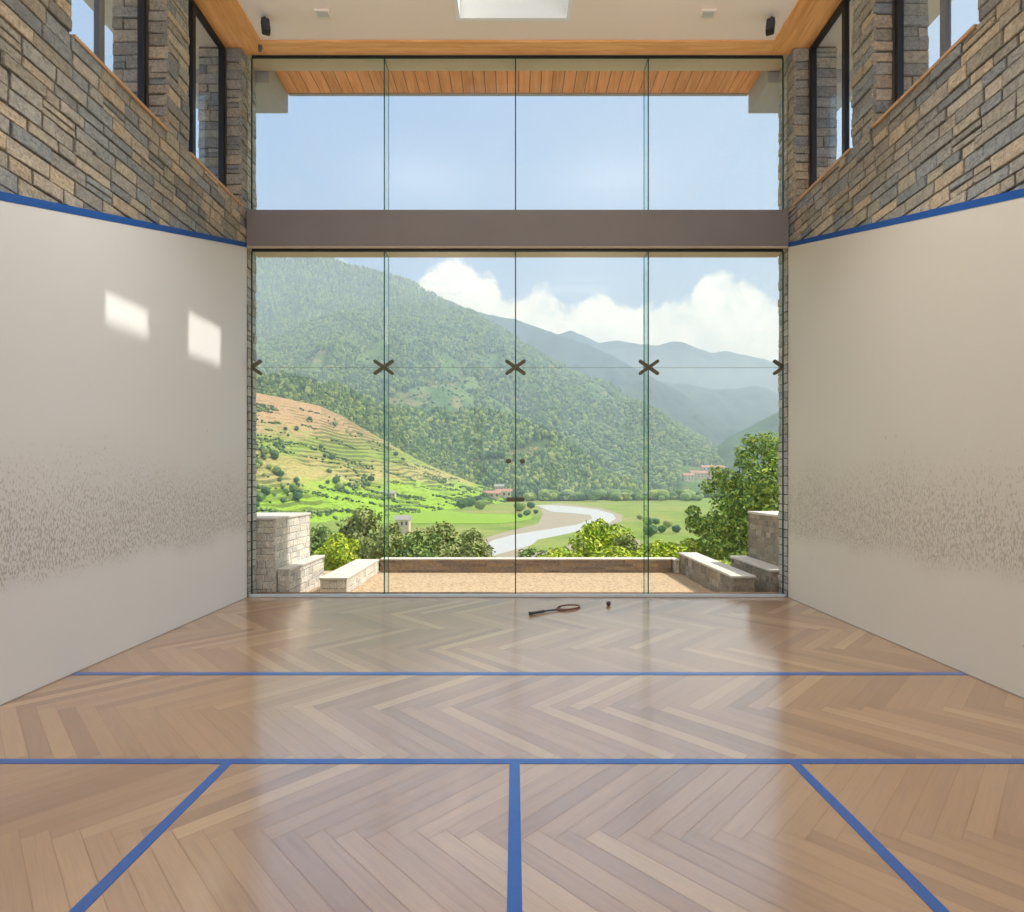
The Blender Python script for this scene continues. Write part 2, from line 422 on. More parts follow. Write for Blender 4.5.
for side, xs, sg, wname in (('L', XL, 1, 'left'), ('R', XR, -1, 'right')):
    mb = MB(); rs = random.Random(3 if side == 'L' else 5)
    wins = WINS[side]
    fx = xs-sg*.030                     # core face, stones stand proud of it
    ox = xs-sg*(WT+.02)
    def bx(y0, y1, z0, z1): mb.box(min(fx, ox), max(fx, ox), y0, y1, z0, z1, 1)
    bx(YB, YE, -.4, ZS-.02)
    for s, e in subtract(YB, YE, wins): bx(s+.012, e-.012 if e < YE else e, ZS-.02, ZC+.9)
    holes = [(a, b, ZS, ZC+.01) for a, b in wins]
    stones(mb, (fx, 0, 0), (0, 1, 0), (0, 0, 1), (sg, 0, 0), YB, YG+.02, 1.5, ZC, holes, skip=lambda u, v, sg=sg: v < out_z(u, sg)-.12 and u < 6.62, rs=rs, relief=.022)
    stones(mb, (fx, 0, 0), (0, 1, 0), (0, 0, 1), (sg, 0, 0), YG+.03, YE, -.15, ZC, (), rs=rs, relief=.022, ln=(.1, .2), mi=2)
    # jambs of the windows
    for a, b in wins[:3]:
        for yj, ny in ((b, -1), (a, 1)):
            for xa, xb in ((xs-sg*.018, xs-sg*.20), (xs-sg*.27, xs-sg*(WT+.03))):
                stones(mb, (0, yj-ny*.012, 0), (1, 0, 0), (0, 0, 1), (0, ny, 0), min(xa, xb), max(xa, xb), ZS+.01, ZC, (), rowh=(.09, .13), ln=(.14, .26), rs=rs, relief=.02)
    # wall end beyond the glass
    stones(mb, (0, YE, 0), (1, 0, 0), (0, 0, 1), (0, 1, 0), min(ox, fx), max(ox, fx), -.15, ZC, (), rs=rs)
    mb.build('wall_'+wname, [M['stone'], M['mortar'], M['bounce_lit_stone']], kind='structure')
    # plaster panel with sloping top
    pl = MB(); a, b = (xs-sg*.05, xs) if sg > 0 else (xs, xs-sg*.05)
    pl.prism([(YB, 0.002), (YG-.03, 0.002), (YG-.03, out_z(YG-.03, sg)), (.2, out_z(.2, sg)), (YB, out_z(.2, sg))], 'x', a, b)
    o = pl.build('wall_%s_plaster' % wname, M['plaster_l' if side == 'L' else 'plaster_r'], kind='structure')
    ln_ = MB(); th = .055
    a, b = (xs-sg*.05, xs+sg*.003) if sg > 0 else (xs+sg*.003, xs-sg*.05)
    ln_.prism([(YB, out_z(.2, sg)), (.2, out_z(.2, sg)), (YG-.03, out_z(YG-.03, sg)), (YG-.03, out_z(YG-.03, sg)+th), (.2, out_z(.2, sg)+th), (YB, out_z(.2, sg)+th)], 'x', a, b)
    tag(ln_.build('out_line', M['blue']), 'sloping blue line topping the white plaster on the %s wall' % wname, 'court line')
    bb = MB(); a, b = (xs, xs+sg*.004) if sg > 0 else (xs+sg*.004, xs)
    bb.box(a, b, YB, YG-.03, .0, .006)
    bb.build('baseboard_'+wname, M['skirt'], kind='structure')
# unseen rear wall, its large unglazed openings added to let sky light in
rb = MB()
rb.box(XL-.5, XR+.5, YB-.3, YB, -.15, 1.0); rb.box(XL-.5, XR+.5, YB-.3, YB, ZC-.3, ZC+.9)
for x in (XL-.5, -1.2, 1.05, XR+.3): rb.box(x, x+.2, YB-.3, YB, 1.0, ZC-.3)
rb.build('wall_rear', M['plaster_r'], kind='structure')

# ceiling with skylight wells --------------------------------------------
SKY = [(5.50, 6.15), (4.40, 4.96)]; SX0S = (-.62, -.49); SX0, SX1 = -.62, .59; WELL = 1.18; RT = ZC+.9
BW = .245
cb = MB()
ys = [YB, SKY[1][0], SKY[1][1], SKY[0][0], SKY[0][1], 6.44]
for a, b in zip(ys, ys[1:]):
    if (a, b) in (SKY[0], SKY[1]):
        x0 = SX0S[SKY.index((a, b))]; cb.box(XL+BW, x0, a, b, ZC+.02, RT); cb.box(SX1, XR-BW, a, b, ZC+.02, RT)
    else: cb.box(XL+BW, XR-BW, a, b, ZC+.02, RT)
cb.build('ceiling', M['ceiling'], kind='structure')
for i, (a, b) in enumerate(SKY):
    w = MB(); T = ZC+WELL; k = .02
    SX0 = SX0S[i]; w.box(SX0-.02, SX0+k, a-.02, b+.02, ZC+.016, T); w.box(SX1-k, SX1+.02, a-.02, b+.02, ZC+.016, T)
    w.box(SX0+k, SX1-k, b-k, b+.02, ZC+.016, T); w.box(SX0+k, SX1-k, a-.02, a+k, ZC+.016, T)
    e = empty('window_%d' % (9+i), (0, 0, 0), 'structure')
    w.build('light_well', M['white'], e)
    gl = MB(); gl.box(SX0, SX1, a, b, T+.01, T+.02); gl.build('pane', M['glass'], e)
# wood border strips
t1 = MB(); t1.box(XL-.22, XL+BW, YB, 6.44+.2, ZC, RT); t1.build('trim_1', M['wood_strip_y'], kind='structure')
t1 = MB(); t1.box(XR-BW, XR+.22, YB, 6.44+.2, ZC, RT); t1.build('trim_2', M['wood_strip_y'], kind='structure')
t1 = MB(); t1.box(XL+BW, XR-BW, 6.44, YG-.01, ZC, RT); t1.build('trim_3', M['wood_strip_x'], kind='structure')
# roof edge, header and eaves outside
ro = MB(); ro.box(XL-.8, XL-.22, YB, 6.9, ZC+.02, RT); ro.box(XR+.22, XR+.8, YB, 6.9, ZC+.02, RT); ro.box(XL-.22, XR+.22, YG-.01, 6.9, ZC, RT)
ro.box(XR+.8, 4.62, YB, 7.5, ZC+.02, ZC+.3); ro.box(-4.55, XL-.8, YB, 7.5, ZC+.02, ZC+.3)
ro.build('trim_4', M['concrete'], kind='structure')
ev = empty('roof_eave', (0, 7.2, 6.57)); tag(ev, 'overhanging roof eave with cedar board soffit seen through the top of the upper glazing', 'roof eave')
def rel(mb, o=ev):
    l = o.location; mb.v = [(a-l.x, b-l.y, c-l.z) for a, b, c in mb.v]; return mb
so = MB(); x = -3.035; pw = .147
while x < 3.12:
    so.box(x+.004, min(x+pw-.004, 3.13), 6.9, 7.5, 6.572, 6.60); x += pw
so.box(-3.035, 3.13, 6.9, 7.5, 6.58, 6.75, 1)
rel(so).build('soffit_boards', [M['soffit'], M['groove']], ev)
fa = MB(); fa.box(-3.035, 3.13, 7.5, 7.54, 6.558, 6.85); rel(fa).build('fascia', M['beam_side'], ev)
for xa, xb in ((-4.2, -3.035), (3.13, 4.3)):
    sb = MB(); sb.box(xa, xb, 6.92, 7.5, 6.30, 6.85); rel(sb).build('end_beam', M['beam_side'], ev)

# beam across the glass wall
be = MB(); be.box(XL+.0, XR-.0, 6.61, YE, 4.155, 4.58); be.build('trim_5', M['beam_grey'], kind='structure')
be = MB(); be.box(XL+.0, XR-.0, 6.615, YE, 4.135, 4.155); be.build('trim_6', M['concrete'], kind='structure')

# ------------------------------------------------------------------ glass wall
XP = [-3.118, -1.551, .011, 1.592, 3.185]
TH = .012
def pane(parent, x0, x1, z0, z1, name='pane'):
    b = MB(); g = .003
    b.box(x0+g, x1-g, YG, YG+TH, z0+g, z1-g, 0, [1, 1, 0, 1, 0, 1])
    return b.build(name, [M['glass'], M['glass_edge']], parent)
JZ = GZ(367.5, YG)
def frame_ring(parent, x0, x1, z0, z1, wl=.009, top=.026, bot=0, mb_=None):
    b = MB()
    b.box(x0-wl, x0, YG-.004, YG+.014, z0, z1); b.box(x1, x1+wl, YG-.004, YG+.014, z0, z1)
    b.box(x0, x1, YG-.006, YG+.016, z1, z1+top)
    if bot: b.box(x0, x1, YG-.02, YG+.05, z0-bot, z0)
    return b.build('frame', M['frame'], parent)
lower = empty('window_5', kind='structure'); upper = empty('window_6', kind='structure')
ZL1 = 4.105
frame_ring(lower, XP[0], XP[-1], .0, ZL1)
frame_ring(upper, XP[0], XP[-1], 4.58, 6.402)
sl = MB(); sl.box(XP[0]-.03, XP[-1]+.03, YG-.01, YG+.04, .0, .034); sl.build('sill', M['channel'], lower, bevel=.004)
for i in (0, 3):
    pane(lower, XP[i], XP[i+1], .034, JZ); pane(lower, XP[i], XP[i+1], JZ, ZL1)
for i in (1, 2):
    pane(lower, XP[i], XP[i+1], JZ, ZL1)
for i in range(4): pane(upper, XP[i], XP[i+1], 4.58, 6.402)
for i in (1, 2, 3):
    xx = XP[i]
    b = MB(); b.box(xx-.007, xx+.007, YG+.02, YE-.02, .0, ZL1+.02, 0, [1, 1, 1, 0, 1, 0]); b.build('glass_fin', [M['fin_glass'], M['glass_edge']], lower)
    b = MB(); b.box(xx-.007, xx+.007, YG+.02, YE-.02, 4.58, 6.42, 0, [1, 1, 1, 0, 1, 0]); b.build('glass_fin', [M['fin_glass'], M['glass_edge']], upper)
# the two glass door leaves
def arm(b, cx, cz, ang, l, w=.020):
    d = (math.cos(ang), math.sin(ang)); n = (-d[1], d[0]); pts = []
    for (s, q) in ((0, -1), (l-.018, -1)): pts.append((cx+d[0]*s+n[0]*w*q, cz+d[1]*s+n[1]*w*q))
    for k in range(1, 6):
        a = -math.pi/2+math.pi*k/6; pts.append((cx+d[0]*(l-.018+w*math.cos(a))+n[0]*w*math.sin(a), cz+d[1]*(l-.018+w*math.cos(a))+n[1]*w*math.sin(a)))
    for (s, q) in ((l-.018, 1), (0, 1)): pts.append((cx+d[0]*s+n[0]*w*q, cz+d[1]*s+n[1]*w*q))
    b.prism(pts, 'y', YG-.022, YG-.001)
def disc(b, cx, cz, r, y0, y1, n=16):
    b.prism([(cx+r*math.cos(2*math.pi*k/n), cz+r*math.sin(2*math.pi*k/n)) for k in range(n)], 'y', y0, y1)
for i, dn, s in ((1, 'door_1', -1), (2, 'door_2', 1)):
    d = empty(dn, kind='structure')
    pane(d, XP[i], XP[i+1], .034, JZ)
    xk = XP[2]+s*.082
    kb = MB(); zc = GZ(461, YG); n = 14
    prof = [(.0, .012), (.012, .014), (.022, .024), (.034, .034), (.046, .032), (.054, .018)]
    base = len(kb.v)
    for dd, r in prof:
        for k in range(n): kb.v.append((xk+r*math.cos(2*math.pi*k/n), YG-dd, zc+r*.85*math.sin(2*math.pi*k/n)))
    for a in range(len(prof)-1):
        for k in range(n): kb.f.append((base+a*n+k, base+a*n+(k+1) % n, base+(a+1)*n+(k+1) % n, base+(a+1)*n+k)); kb.mi.append(0)
    kb.f.append(tuple(base+(len(prof)-1)*n+k for k in range(n))); kb.mi.append(0)
    kb.build('knob', M['bronze'], d, smooth=True)
    lb = MB(); zc = GZ(499.5, YG); xa, xb = sorted((XP[2]+s*.004, XP[2]+s*.105)); lb.box(xa, xb, YG-.024, YG-.001, zc-.026, zc+.026)
    lb.build('lock', M['bronze'], d, bevel=.006)
# crossed patch fittings where four sheets of glass meet
for i, xx in enumerate(XP):
    b = MB()
    for a in (35, 145, 215, 325):
        c = math.cos(math.radians(a))
        if i == 0 and c < 0 or i == 4 and c > 0: continue
        arm(b, xx, JZ, math.radians(a), .142)
    if 0 < i < 4: disc(b, xx, JZ, .028, YG-.032, YG-.001)
    o = b.build('patch_fitting', M['bronze'], None)
    o.data.transform(Matrix.Translation((-xx, -YG, -JZ))); o.location = (xx, YG, JZ)
    lab = ['half of a bronze crossed glass fitting against the left plaster wall', 'bronze X-shaped glass fitting on the left joint of the lower glazing', 'bronze X-shaped glass fitting above the pair of door knobs',
           'bronze X-shaped glass fitting on the right joint of the lower glazing', 'half of a bronze crossed glass fitting against the right plaster wall'][i]
    tag(o, lab, 'glass fitting', 'crossed patch fittings on the glass wall')

# side windows -------------------------------------------------------------
wi = 1
for side, xs, sg in (('L', XL, 1), ('R', XR, -1)):
    for k, (a, b) in enumerate(WINS[side]):
        w = empty('window_%d' % wi if wi < 5 else 'window_%d' % (wi+6), kind='structure'); wi += 1
        xf = xs-sg*.235; x0, x1 = xf-.03, xf+.03; f = .05
        fr = MB(); fr.box(x0, x1, a+.01, a+f, ZS, ZC); fr.box(x0, x1, b-f, b-.01, ZS, ZC); fr.box(x0, x1, a+f, b-f, ZS, ZS+f*.6); fr.box(x0, x1, a+f, b-f, ZC-.05, ZC)
        fr.build('frame', M['frame'], w, bevel=.004)
        mm = (a+b)/2-(.10 if k == 0 else .0); mu = MB(); mu.box(x0+.005, x1-.005, mm-.03, mm+.03, ZS+.03, ZC-.05); mu.build('mullion', M['frame' if k == 0 else 'frame_grey'], w, bevel=.004)
        for ya, yb in ((a+f, mm-.03), (mm+.03, b-f)):
            pn = MB(); pn.box(xf-.004, xf+.004, ya, yb, ZS+.03, ZC-.05); pn.build('pane', M['glass'], w)
        si = MB(); xa, xb = sorted((xs-sg*.0, xs-sg*(WT+.04))); si.box(xa, xb, a+.005, b-.005, ZS-.025, ZS+.004); si.build('sill', M['sillwood'], w, bevel=.004)

# ------------------------------------------------------------------ ceiling fittings
def rotz_box(cx, cy, hx, hy, ang):
    c, s = math.cos(ang), math.sin(ang)
    return [(cx+c*a-s*b, cy+s*a+c*b) for a, b in ((-hx, -hy), (hx, -hy), (hx, hy), (-hx, hy))]
for px, sgn, lab in ((264.5, 1, 'small black speaker under the ceiling at its left front corner'), (771.5, -1, 'small black speaker under the ceiling at its right front corner')):
    yy_ = 6.12; xx = GX(px, yy_); zt = ZC+.02
    e = empty('ceiling_speaker', (xx, yy_, zt)); e.scale = (.85, .85, .85); tag(e, lab, 'speaker', 'ceiling speakers')
    b = MB(); b.prism(rotz_box(0, 0, .05, .055, sgn*.5), 'z', -.205, -.045); sp_ = b.build('body', M['black'], e, bevel=.015); sp_.rotation_euler = (0.0, sgn*-.12, 0)
    b = MB(); b.prism(rotz_box(0, -.0, .038, .006, sgn*.5), 'z', -.19, -.06)
    b.v = [(p[0]+sgn*.028, p[1]-.052, p[2]) for p in b.v]; b.build('grille', M['grip'], sp_)
    b = MB(); b.tube([(0, 0, -.05), (0, 0, -.0005)], .014); b.build('mount', M['black'], e)
for px, lab in ((323, 'pale rectangular ceiling downlight on the left half of the ceiling'), (708, 'pale rectangular ceiling downlight on the right half of the ceiling')):
    yy_ = F*(ZC+.02-EYE)/(HY-12); xx = GX(px, yy_)
    e = empty('ceiling_downlight', (xx, yy_, ZC+.02)); tag(e, lab, 'downlight', 'ceiling downlights')  # recessed downlights, modelled unlit
    b = MB(); b.box(-.085, .085, -.05, .05, -.022, -.0005); b.build('housing', M['ceiling'], e, bevel=.008)
    b = MB(); b.box(-.06, .06, -.035, .035, -.027, -.022); b.build('cover', mat('downlight_cover', (205, 205, 195), .5), e, bevel=.003)
b = MB(); b.box(-.018, .018, -.02, .02, -.035, -.0005); b.box(-.018, .018, -.02, .0, -.075, -.035)
o = b.build('cable_clip', M['frame_grey'], None, bevel=.003, loc=(GX(260.5, 6.5), 6.5, ZC)); tag(o, 'tiny grey cable clip on the wooden ceiling border at the left corner', 'clip')
# unseen light panels added over the court to brighten the room
for (xx, yy_) in ((-1.6, 1.0), (1.6, 1.0), (-1.6, -1.4), (1.6, -1.4), (-1.6, 3.9), (1.6, 3.9)):
    b = MB(); z = ZC-.80
    for q in ((-.62, .62, -.32, -.3), (-.62, .62, .3, .32), (-.62, -.6, -.3, .3), (.6, .62, -.3, .3)): b.box(*q, -.05, -.0005)
    for q in ((-.5, .0), (.5, .0)): b.tube([(q[0], q[1]-.31, -.02), (q[0], q[1]-.31, .818)], .004, 6)
    for q in ((-.5, .0), (.5, .0)): b.tube([(q[0], q[1]+.31, -.02), (q[0], q[1]+.31, .818)], .004, 6)
    o = b.build('fill_panel', M['white'], None, loc=(xx, yy_, z)); tag(o, 'added unseen fill panel, white framed, hanging over the %s %s of the court' % ('left' if xx < 0 else 'right', {3.9: 'middle', 1.0: 'near part', -1.4: 'rear end'}[yy_]), 'ceiling light', 'added fill light panels')
    l = bpy.data.lights.new('fill_panel_light', 'AREA'); l.shape = 'RECTANGLE'; l.size = 1.18; l.size_y = .58; l.energy = 44 if yy_ > 3 else 5; l.spread = math.radians(105); l.color = (1, .98, .96)
    lo = bpy.data.objects.new('fill_down', l); COL.objects.link(lo); lo.parent = o; lo.location = (0, 0, -.03)
    l = bpy.data.lights.new('fill_panel_uplight', 'AREA'); l.shape = 'RECTANGLE'; l.size = 1.18; l.size_y = .58; l.energy = 31; l.color = (1, .97, .94)
    lo = bpy.data.objects.new('fill_up', l); COL.objects.link(lo); lo.parent = o; lo.location = (0, 0, -.015); lo.rotation_euler = (math.pi, 0, 0)

# ------------------------------------------------------------------ racket and ball
h0 = Vector((GX(529.5, 5.75), 5.75, .016)); h1 = Vector((GX(579, 6.13), 6.13, .012))
dirv = (h1-h0); Lr = dirv.length; an = math.atan2(dirv.y, dirv.x)
rk = empty('squash_racket', (h0.x, h0.y, 0)); rk.rotation_euler = (0, 0, an)
tag(rk, 'dark squash racket lying on the wooden floor near the glass wall', 'racket')
hl = .275*Lr/.62; hc = Lr-.15
b = MB(); b.tube([(0, 0, .018), (.015, 0, .018), (.03, 0, .018), (.19, 0, .018)], [.019, .020, .0155, .014], 12); b.build('grip', M['grip'], rk, smooth=True)
b = MB(); b.tube([(.19, 0, .018), (Lr-.29, 0, .014)], [.0095, .008], 10)
b.tube([(Lr-.29, 0, .014), (Lr-.245, .035, .013), (Lr-.215, .062, .012)], [.008, .007, .006], 8); b.tube([(Lr-.29, 0, .014), (Lr-.245, -.035, .013), (Lr-.215, -.062, .012)], [.008, .007, .006], 8)
b.build('shaft', M['grip'], rk, smooth=True)
b = MB(); b.tube([(hc+.15*math.cos(a), .075*math.sin(a), .012+.01*max(0, math.sin(a))) for a in [2*math.pi*k/40 for k in range(40)]], .0065, 8, closed=True, sx=1.5)
b.build('head', M['racket'], rk, smooth=True)
b = MB()
for k in range(-6, 7):
    x = k*.021; h = .075*math.sqrt(max(0, 1-(x/.15)**2)); b.tube([(hc+x, -h, .011), (hc+x, h, .016)], .0007, 4)
for k in range(-4, 5):
    y = k*.018; h = .15*math.sqrt(max(0, 1-(y/.075)**2)); b.tube([(hc-h, y, .0135), (hc+h, y, .0135)], .0007, 4)
b.build('strings', M['string'], rk)
import bmesh
bm = bmesh.new(); bmesh.ops.create_uvsphere(bm, u_segments=20, v_segments=14, radius=.026)
me = bpy.data.meshes.new('squash_ball'); bm.to_mesh(me); bm.free(); me.materials.append(M['ball']); me.polygons.foreach_set('use_smooth', [True]*len(me.polygons))
o = bpy.data.objects.new('squash_ball', me); COL.objects.link(o); o.location = (GX(608.5, 6.18), 6.18, .026); tag(o, 'small dark squash ball on the wooden floor right of the racket', 'ball')

# ------------------------------------------------------------------ terrace
GZ0 = -.15
def gravel_fn(t, b):
    c = objco(t); n = t.noise(c, 3, 5, .6); n2 = t.noise(c, 22, 4, .75)
    base = t.mix(n, lin((178, 154, 122)), lin((196, 171, 138)))
    base = t.mix(.6, base, t.ramp(n2, [(.40, (.42, .33, .24)), (.49, (1, 1, 1)), (.60, (1.22, 1.2, 1.14))]), 'MULTIPLY')
    t.set(b, 'Base Color', base); bump(t, b, n2, .5, .01)
M['gravel'] = mat('sandy_gravel', (230, 205, 165), .95, fn=gravel_fn)
b = MB(); b.box(-6, 6.2, YG+.06, 9.5, GZ0-.5, GZ0+.0); o = b.build('terrace_ground', M['gravel'], kind='structure')
def block(name, x0, x1, y0, y1, z0, z1, stone, mortar, label, cat, capmat='cap', capt=.03, over=.0, rowh=(.07, .1), ln=(.12, .24), seed=1, group=None):
    rs = random.Random(seed); e = empty(name, ((x0+x1)/2, (y0+y1)/2, z0)); l = e.location
    b = MB(); r = .02; b.box(x0+r, x1-r, y0+r, y1-r, z0, z1-capt, 1)
    kw = dict(rowh=rowh, ln=ln, rs=rs, relief=.010, gap=.0028); zt = z1-capt
    stones(b, (0, y0+r, 0), (1, 0, 0), (0, 0, 1), (0, -1, 0), x0+.006, x1-.006, z0, zt, **kw)
    stones(b, (0, y1-r, 0), (1, 0, 0), (0, 0, 1), (0, 1, 0), x0+.006, x1-.006, z0, zt, **kw)
    stones(b, (x1-r, 0, 0), (0, 1, 0), (0, 0, 1), (1, 0, 0), y0+.006, y1-.006, z0, zt, **kw)
    stones(b, (x0+r, 0, 0), (0, 1, 0), (0, 0, 1), (-1, 0, 0), y0+.006, y1-.006, z0, zt, **kw)
    b.v = [(p[0]-l.x, p[1]-l.y, p[2]-l.z) for p in b.v]; b.build('masonry', [stone, mortar], e)
    c = MB(); c.box(x0-over, x1+over, y0-over, y1+over, zt, z1); c.v = [(p[0]-l.x, p[1]-l.y, p[2]-l.z) for p in c.v]; c.build('coping', M[capmat], e, bevel=.004)
    tag(e, label, cat, group); return e
PS, PM = M['pale_stone'], M['pale_mortar']
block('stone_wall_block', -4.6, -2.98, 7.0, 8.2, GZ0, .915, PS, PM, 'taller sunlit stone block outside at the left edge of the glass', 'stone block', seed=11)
block('stone_step', -2.978, -2.81, 7.0, 8.3, GZ0, .28, PS, PM, 'low stone step against the taller stone block outside on the left', 'stone step', seed=12)
block('garden_wall', -2.62, -2.24, 7.5, 9.28, GZ0, .08, PS, PM, 'low sunlit stone garden wall running away on the left of the terrace', 'garden wall', seed=13)
block('stone_wall_block', 3.41, 4.8, 7.0, 8.2, GZ0, .936, M['shaded_stone'], PM, 'taller shaded stone block outside at the right edge of the glass', 'stone block', seed=14)
block('stone_step', 3.17, 3.408, 6.95, 8.24, GZ0, .277, M['shaded_stone'], PM, 'low shaded stone step against the taller stone block outside on the right', 'stone step', seed=15)
block('garden_wall', 2.72, 3.02, 7.0, 9.3, GZ0, .19, M['shaded_stone'], PM, 'low stone garden wall with sunlit top running away on the right of the terrace', 'garden wall', seed=16)
block('parapet_wall', -2.235, 2.615, 9.3, 9.5, GZ0, .08, M['brown_stone'], PM, 'long low brown stone parapet with pale coping at the far edge of the terrace', 'parapet', seed=17, capt=.022, rowh=(.035, .055), ln=(.2, .5))
block('stone_pier', 2.62, 2.715, 9.2, 9.5, GZ0, .08, PS, PM, 'small square pale stone pier at the right end of the brown parapet', 'pier', seed=18, capt=.022)

# ------------------------------------------------------------------ landscape
VZ = -30.0
def vnoise(x, y, seed):
    xi = np.floor(x).astype(np.int64); yi = np.floor(y).astype(np.int64); xf = x-xi; yf = y-yi
    def h(a, b):
        n = (a*374761393+b*668265263+seed*982451653) & 0xffffffff
        n = ((n ^ (n >> 13))*1274126177) & 0xffffffff
        return ((n ^ (n >> 16)) & 0xffff)/65535.0
    sx = xf*xf*(3-2*xf); sy = yf*yf*(3-2*yf)
    return (h(xi, yi)*(1-sx)+h(xi+1, yi)*sx)*(1-sy)+(h(xi, yi+1)*(1-sx)+h(xi+1, yi+1)*sx)*sy
def fbm(x, y, seed, octv=5):
    s = 0; a = .5; tot = 0
    for k in range(octv): s = s+a*vnoise(x*2**k, y*2**k, seed+k); tot += a; a *= .5
    return s/tot*2-1
def vp(px, py):
    Yd = F*(EYE-VZ)/(py-HY); return (GX(px, Yd), Yd)
def polyarr(pts, n):
    pts = np.array(pts, float); d = np.r_[0, np.cumsum(np.hypot(*(np.diff(pts[:, :2], axis=0).T)))]
    d /= d[-1]; tt = np.linspace(0, 1, n); return np.stack([np.interp(tt, d, pts[:, k]) for k in range(pts.shape[1])], 1)
def mesh_np(name, V, Fc, mats, mi=None, smooth=True, parent=None):
    me = bpy.data.meshes.new(name); V = np.ascontiguousarray(V, dtype=np.float32); Fc = np.ascontiguousarray(Fc, dtype=np.int32)
    k = Fc.shape[1]
    me.vertices.add(len(V)); me.vertices.foreach_set('co', V.ravel())
    me.loops.add(Fc.size); me.loops.foreach_set('vertex_index', Fc.ravel())
    me.polygons.add(len(Fc)); me.polygons.foreach_set('loop_start', np.arange(0, Fc.size, k, dtype=np.int32))
    for m in (mats if isinstance(mats, (list, tuple)) else [mats]): me.materials.append(m)
    me.polygons.foreach_set('use_smooth', np.full(len(Fc), smooth))
    me.update(calc_edges=True); me.validate()
    o = bpy.data.objects.new(name, me); COL.objects.link(o)
    if parent: o.parent = parent
    return o
class Hill:
    """A mountain flank spanned between a crest line and a foot line, with relief and a back slope."""
    def __init__(s, crest, foot, n=220, m=90, p=1.0, amp=0, nsc=100, seed=1, back=.6, step=0):
        s.step = step
        R = []
        for px, py, d in crest: R.append((GX(px, d), d, GZ(py, d), px))
        Fo = []
        for f in foot:
            if len(f) == 3: Fo.append((GX(f[0], f[2]), f[2], f[1], f[0]))
        # both resampled by bearing so that gullies run down the flank
        R = np.array(R); Fo = np.array(Fo)
        q = np.linspace(R[0, 3], R[-1, 3], n)
        s.R = np.stack([np.interp(q, R[:, 3], R[:, k]) for k in range(3)], 1)
        qf = np.linspace(Fo[0, 3], Fo[-1, 3], n)
        s.Fo = np.stack([np.interp(qf, Fo[:, 3], Fo[:, k]) for k in range(3)], 1)
        s.n, s.m, s.p, s.amp, s.nsc, s.seed = n, m, p, amp, nsc, seed
        tt = np.linspace(0, 1, m)
        S, T = np.meshgrid(np.arange(n), tt, indexing='ij')
        s.P = s.at(S.ravel().astype(float), T.ravel()).reshape(n, m, 3)
        nbk = 12; bk = []
        for k in range(1, nbk+1):
            f = k/nbk*back; Q = s.R.copy(); dv = s.R-s.Fo; Q[:, 0] += dv[:, 0]*f; Q[:, 1] += dv[:, 1]*f
            Q[:, 2] = s.R[:, 2]-(s.R[:, 2]-VZ)*(f/back)**1.3; bk.append(Q)
        s.full = np.concatenate([s.P, np.stack(bk, 1)], 1)
    def at(s, S, T):
        i = np.clip(S.astype(int), 0, s.n-2); f = (S-i)[:, None]
        R = s.R[i]*(1-f)+s.R[i+1]*f; Fo = s.Fo[i]*(1-f)+s.Fo[i+1]*f
        P = Fo+(R-Fo)*T[:, None]
        h = R[:, 2]-Fo[:, 2]
        P[:, 2] = Fo[:, 2]+h*T**s.p
        env = np.sin(np.pi*np.clip(T, 0, 1))**.7*(1-.35*T)
        # ribs and gullies running down the flank + rounded relief
        ribs = 1-2*np.abs(fbm(P[:, 0]/s.nsc, P[:, 1]/(s.nsc*2.2), s.seed, 4))
        ribs = ribs*.8+fbm(P[:, 0]/s.nsc*2.5, P[:, 1]/s.nsc*2.5, s.seed+9, 4)*.5-.3
        P[:, 2] += env*s.amp*ribs
        P[:, 2] += fbm(P[:, 0]/s.nsc*5, P[:, 1]/s.nsc*5, s.seed+20, 3)*s.amp*.08*(T > .02)
        if s.step:
            q = (P[:, 2]-VZ)/s.step+fbm(P[:, 0]/60, P[:, 1]/60, 99, 3)*1.6; k = np.floor(q); f = q-k; g2 = np.clip((f-.62)/.38, 0, 1)
            mod = np.clip((fbm(P[:, 0]/48, P[:, 1]/48, 66, 3)+.30)*2.6, .12, 1)*np.clip(1.25-(P[:, 2]-VZ)/125, .1, 1)
            P[:, 2] += mod*s.step*(g2*.85+f*.15-f)*np.clip(T*12, 0, 1)*np.clip((1-T)*12, 0, 1)
        return P
    def mesh(s, name, m):
        n, k = s.full.shape[:2]; V = s.full.reshape(-1, 3)
        i = np.arange(n-1)[:, None]*k+np.arange(k-1)[None]; i = i.ravel()
        return mesh_np(name, V, np.stack([i, i+k, i+k+1, i+1], 1), m)
def hill_mat(name, cols, scale, tan=None, bs=.6, bd=2.0, fine=None):
    def fn(t, b):
        c = objco(t); n = t.noise(c, scale, 6, .6); n2 = t.noise(c, scale*14, 5, .7)
        base = t.ramp(n, [(.3, lin(cols[0])), (.5, lin(cols[1])), (.7, lin(cols[2]))])
        base = t.mix(.7, base, t.ramp(n2, [(.35, (.35, .42, .45)), (.55, (1, 1, 1)), (.7, (1.35, 1.3, 1.1))]), 'MULTIPLY')
        if tan: base = t.mix(t.smooth(t.noise(c, scale*2.3, 4, .6), .54, .62), base, lin(tan))
        t.set(b, 'Base Color', base); bump(t, b, n2, bs, bd)
    return mat(name, (0, 0, 0), .95, spec=.1, fn=fn)
FOREST = [(66, 98, 56), (92, 124, 66), (130, 152, 82)]
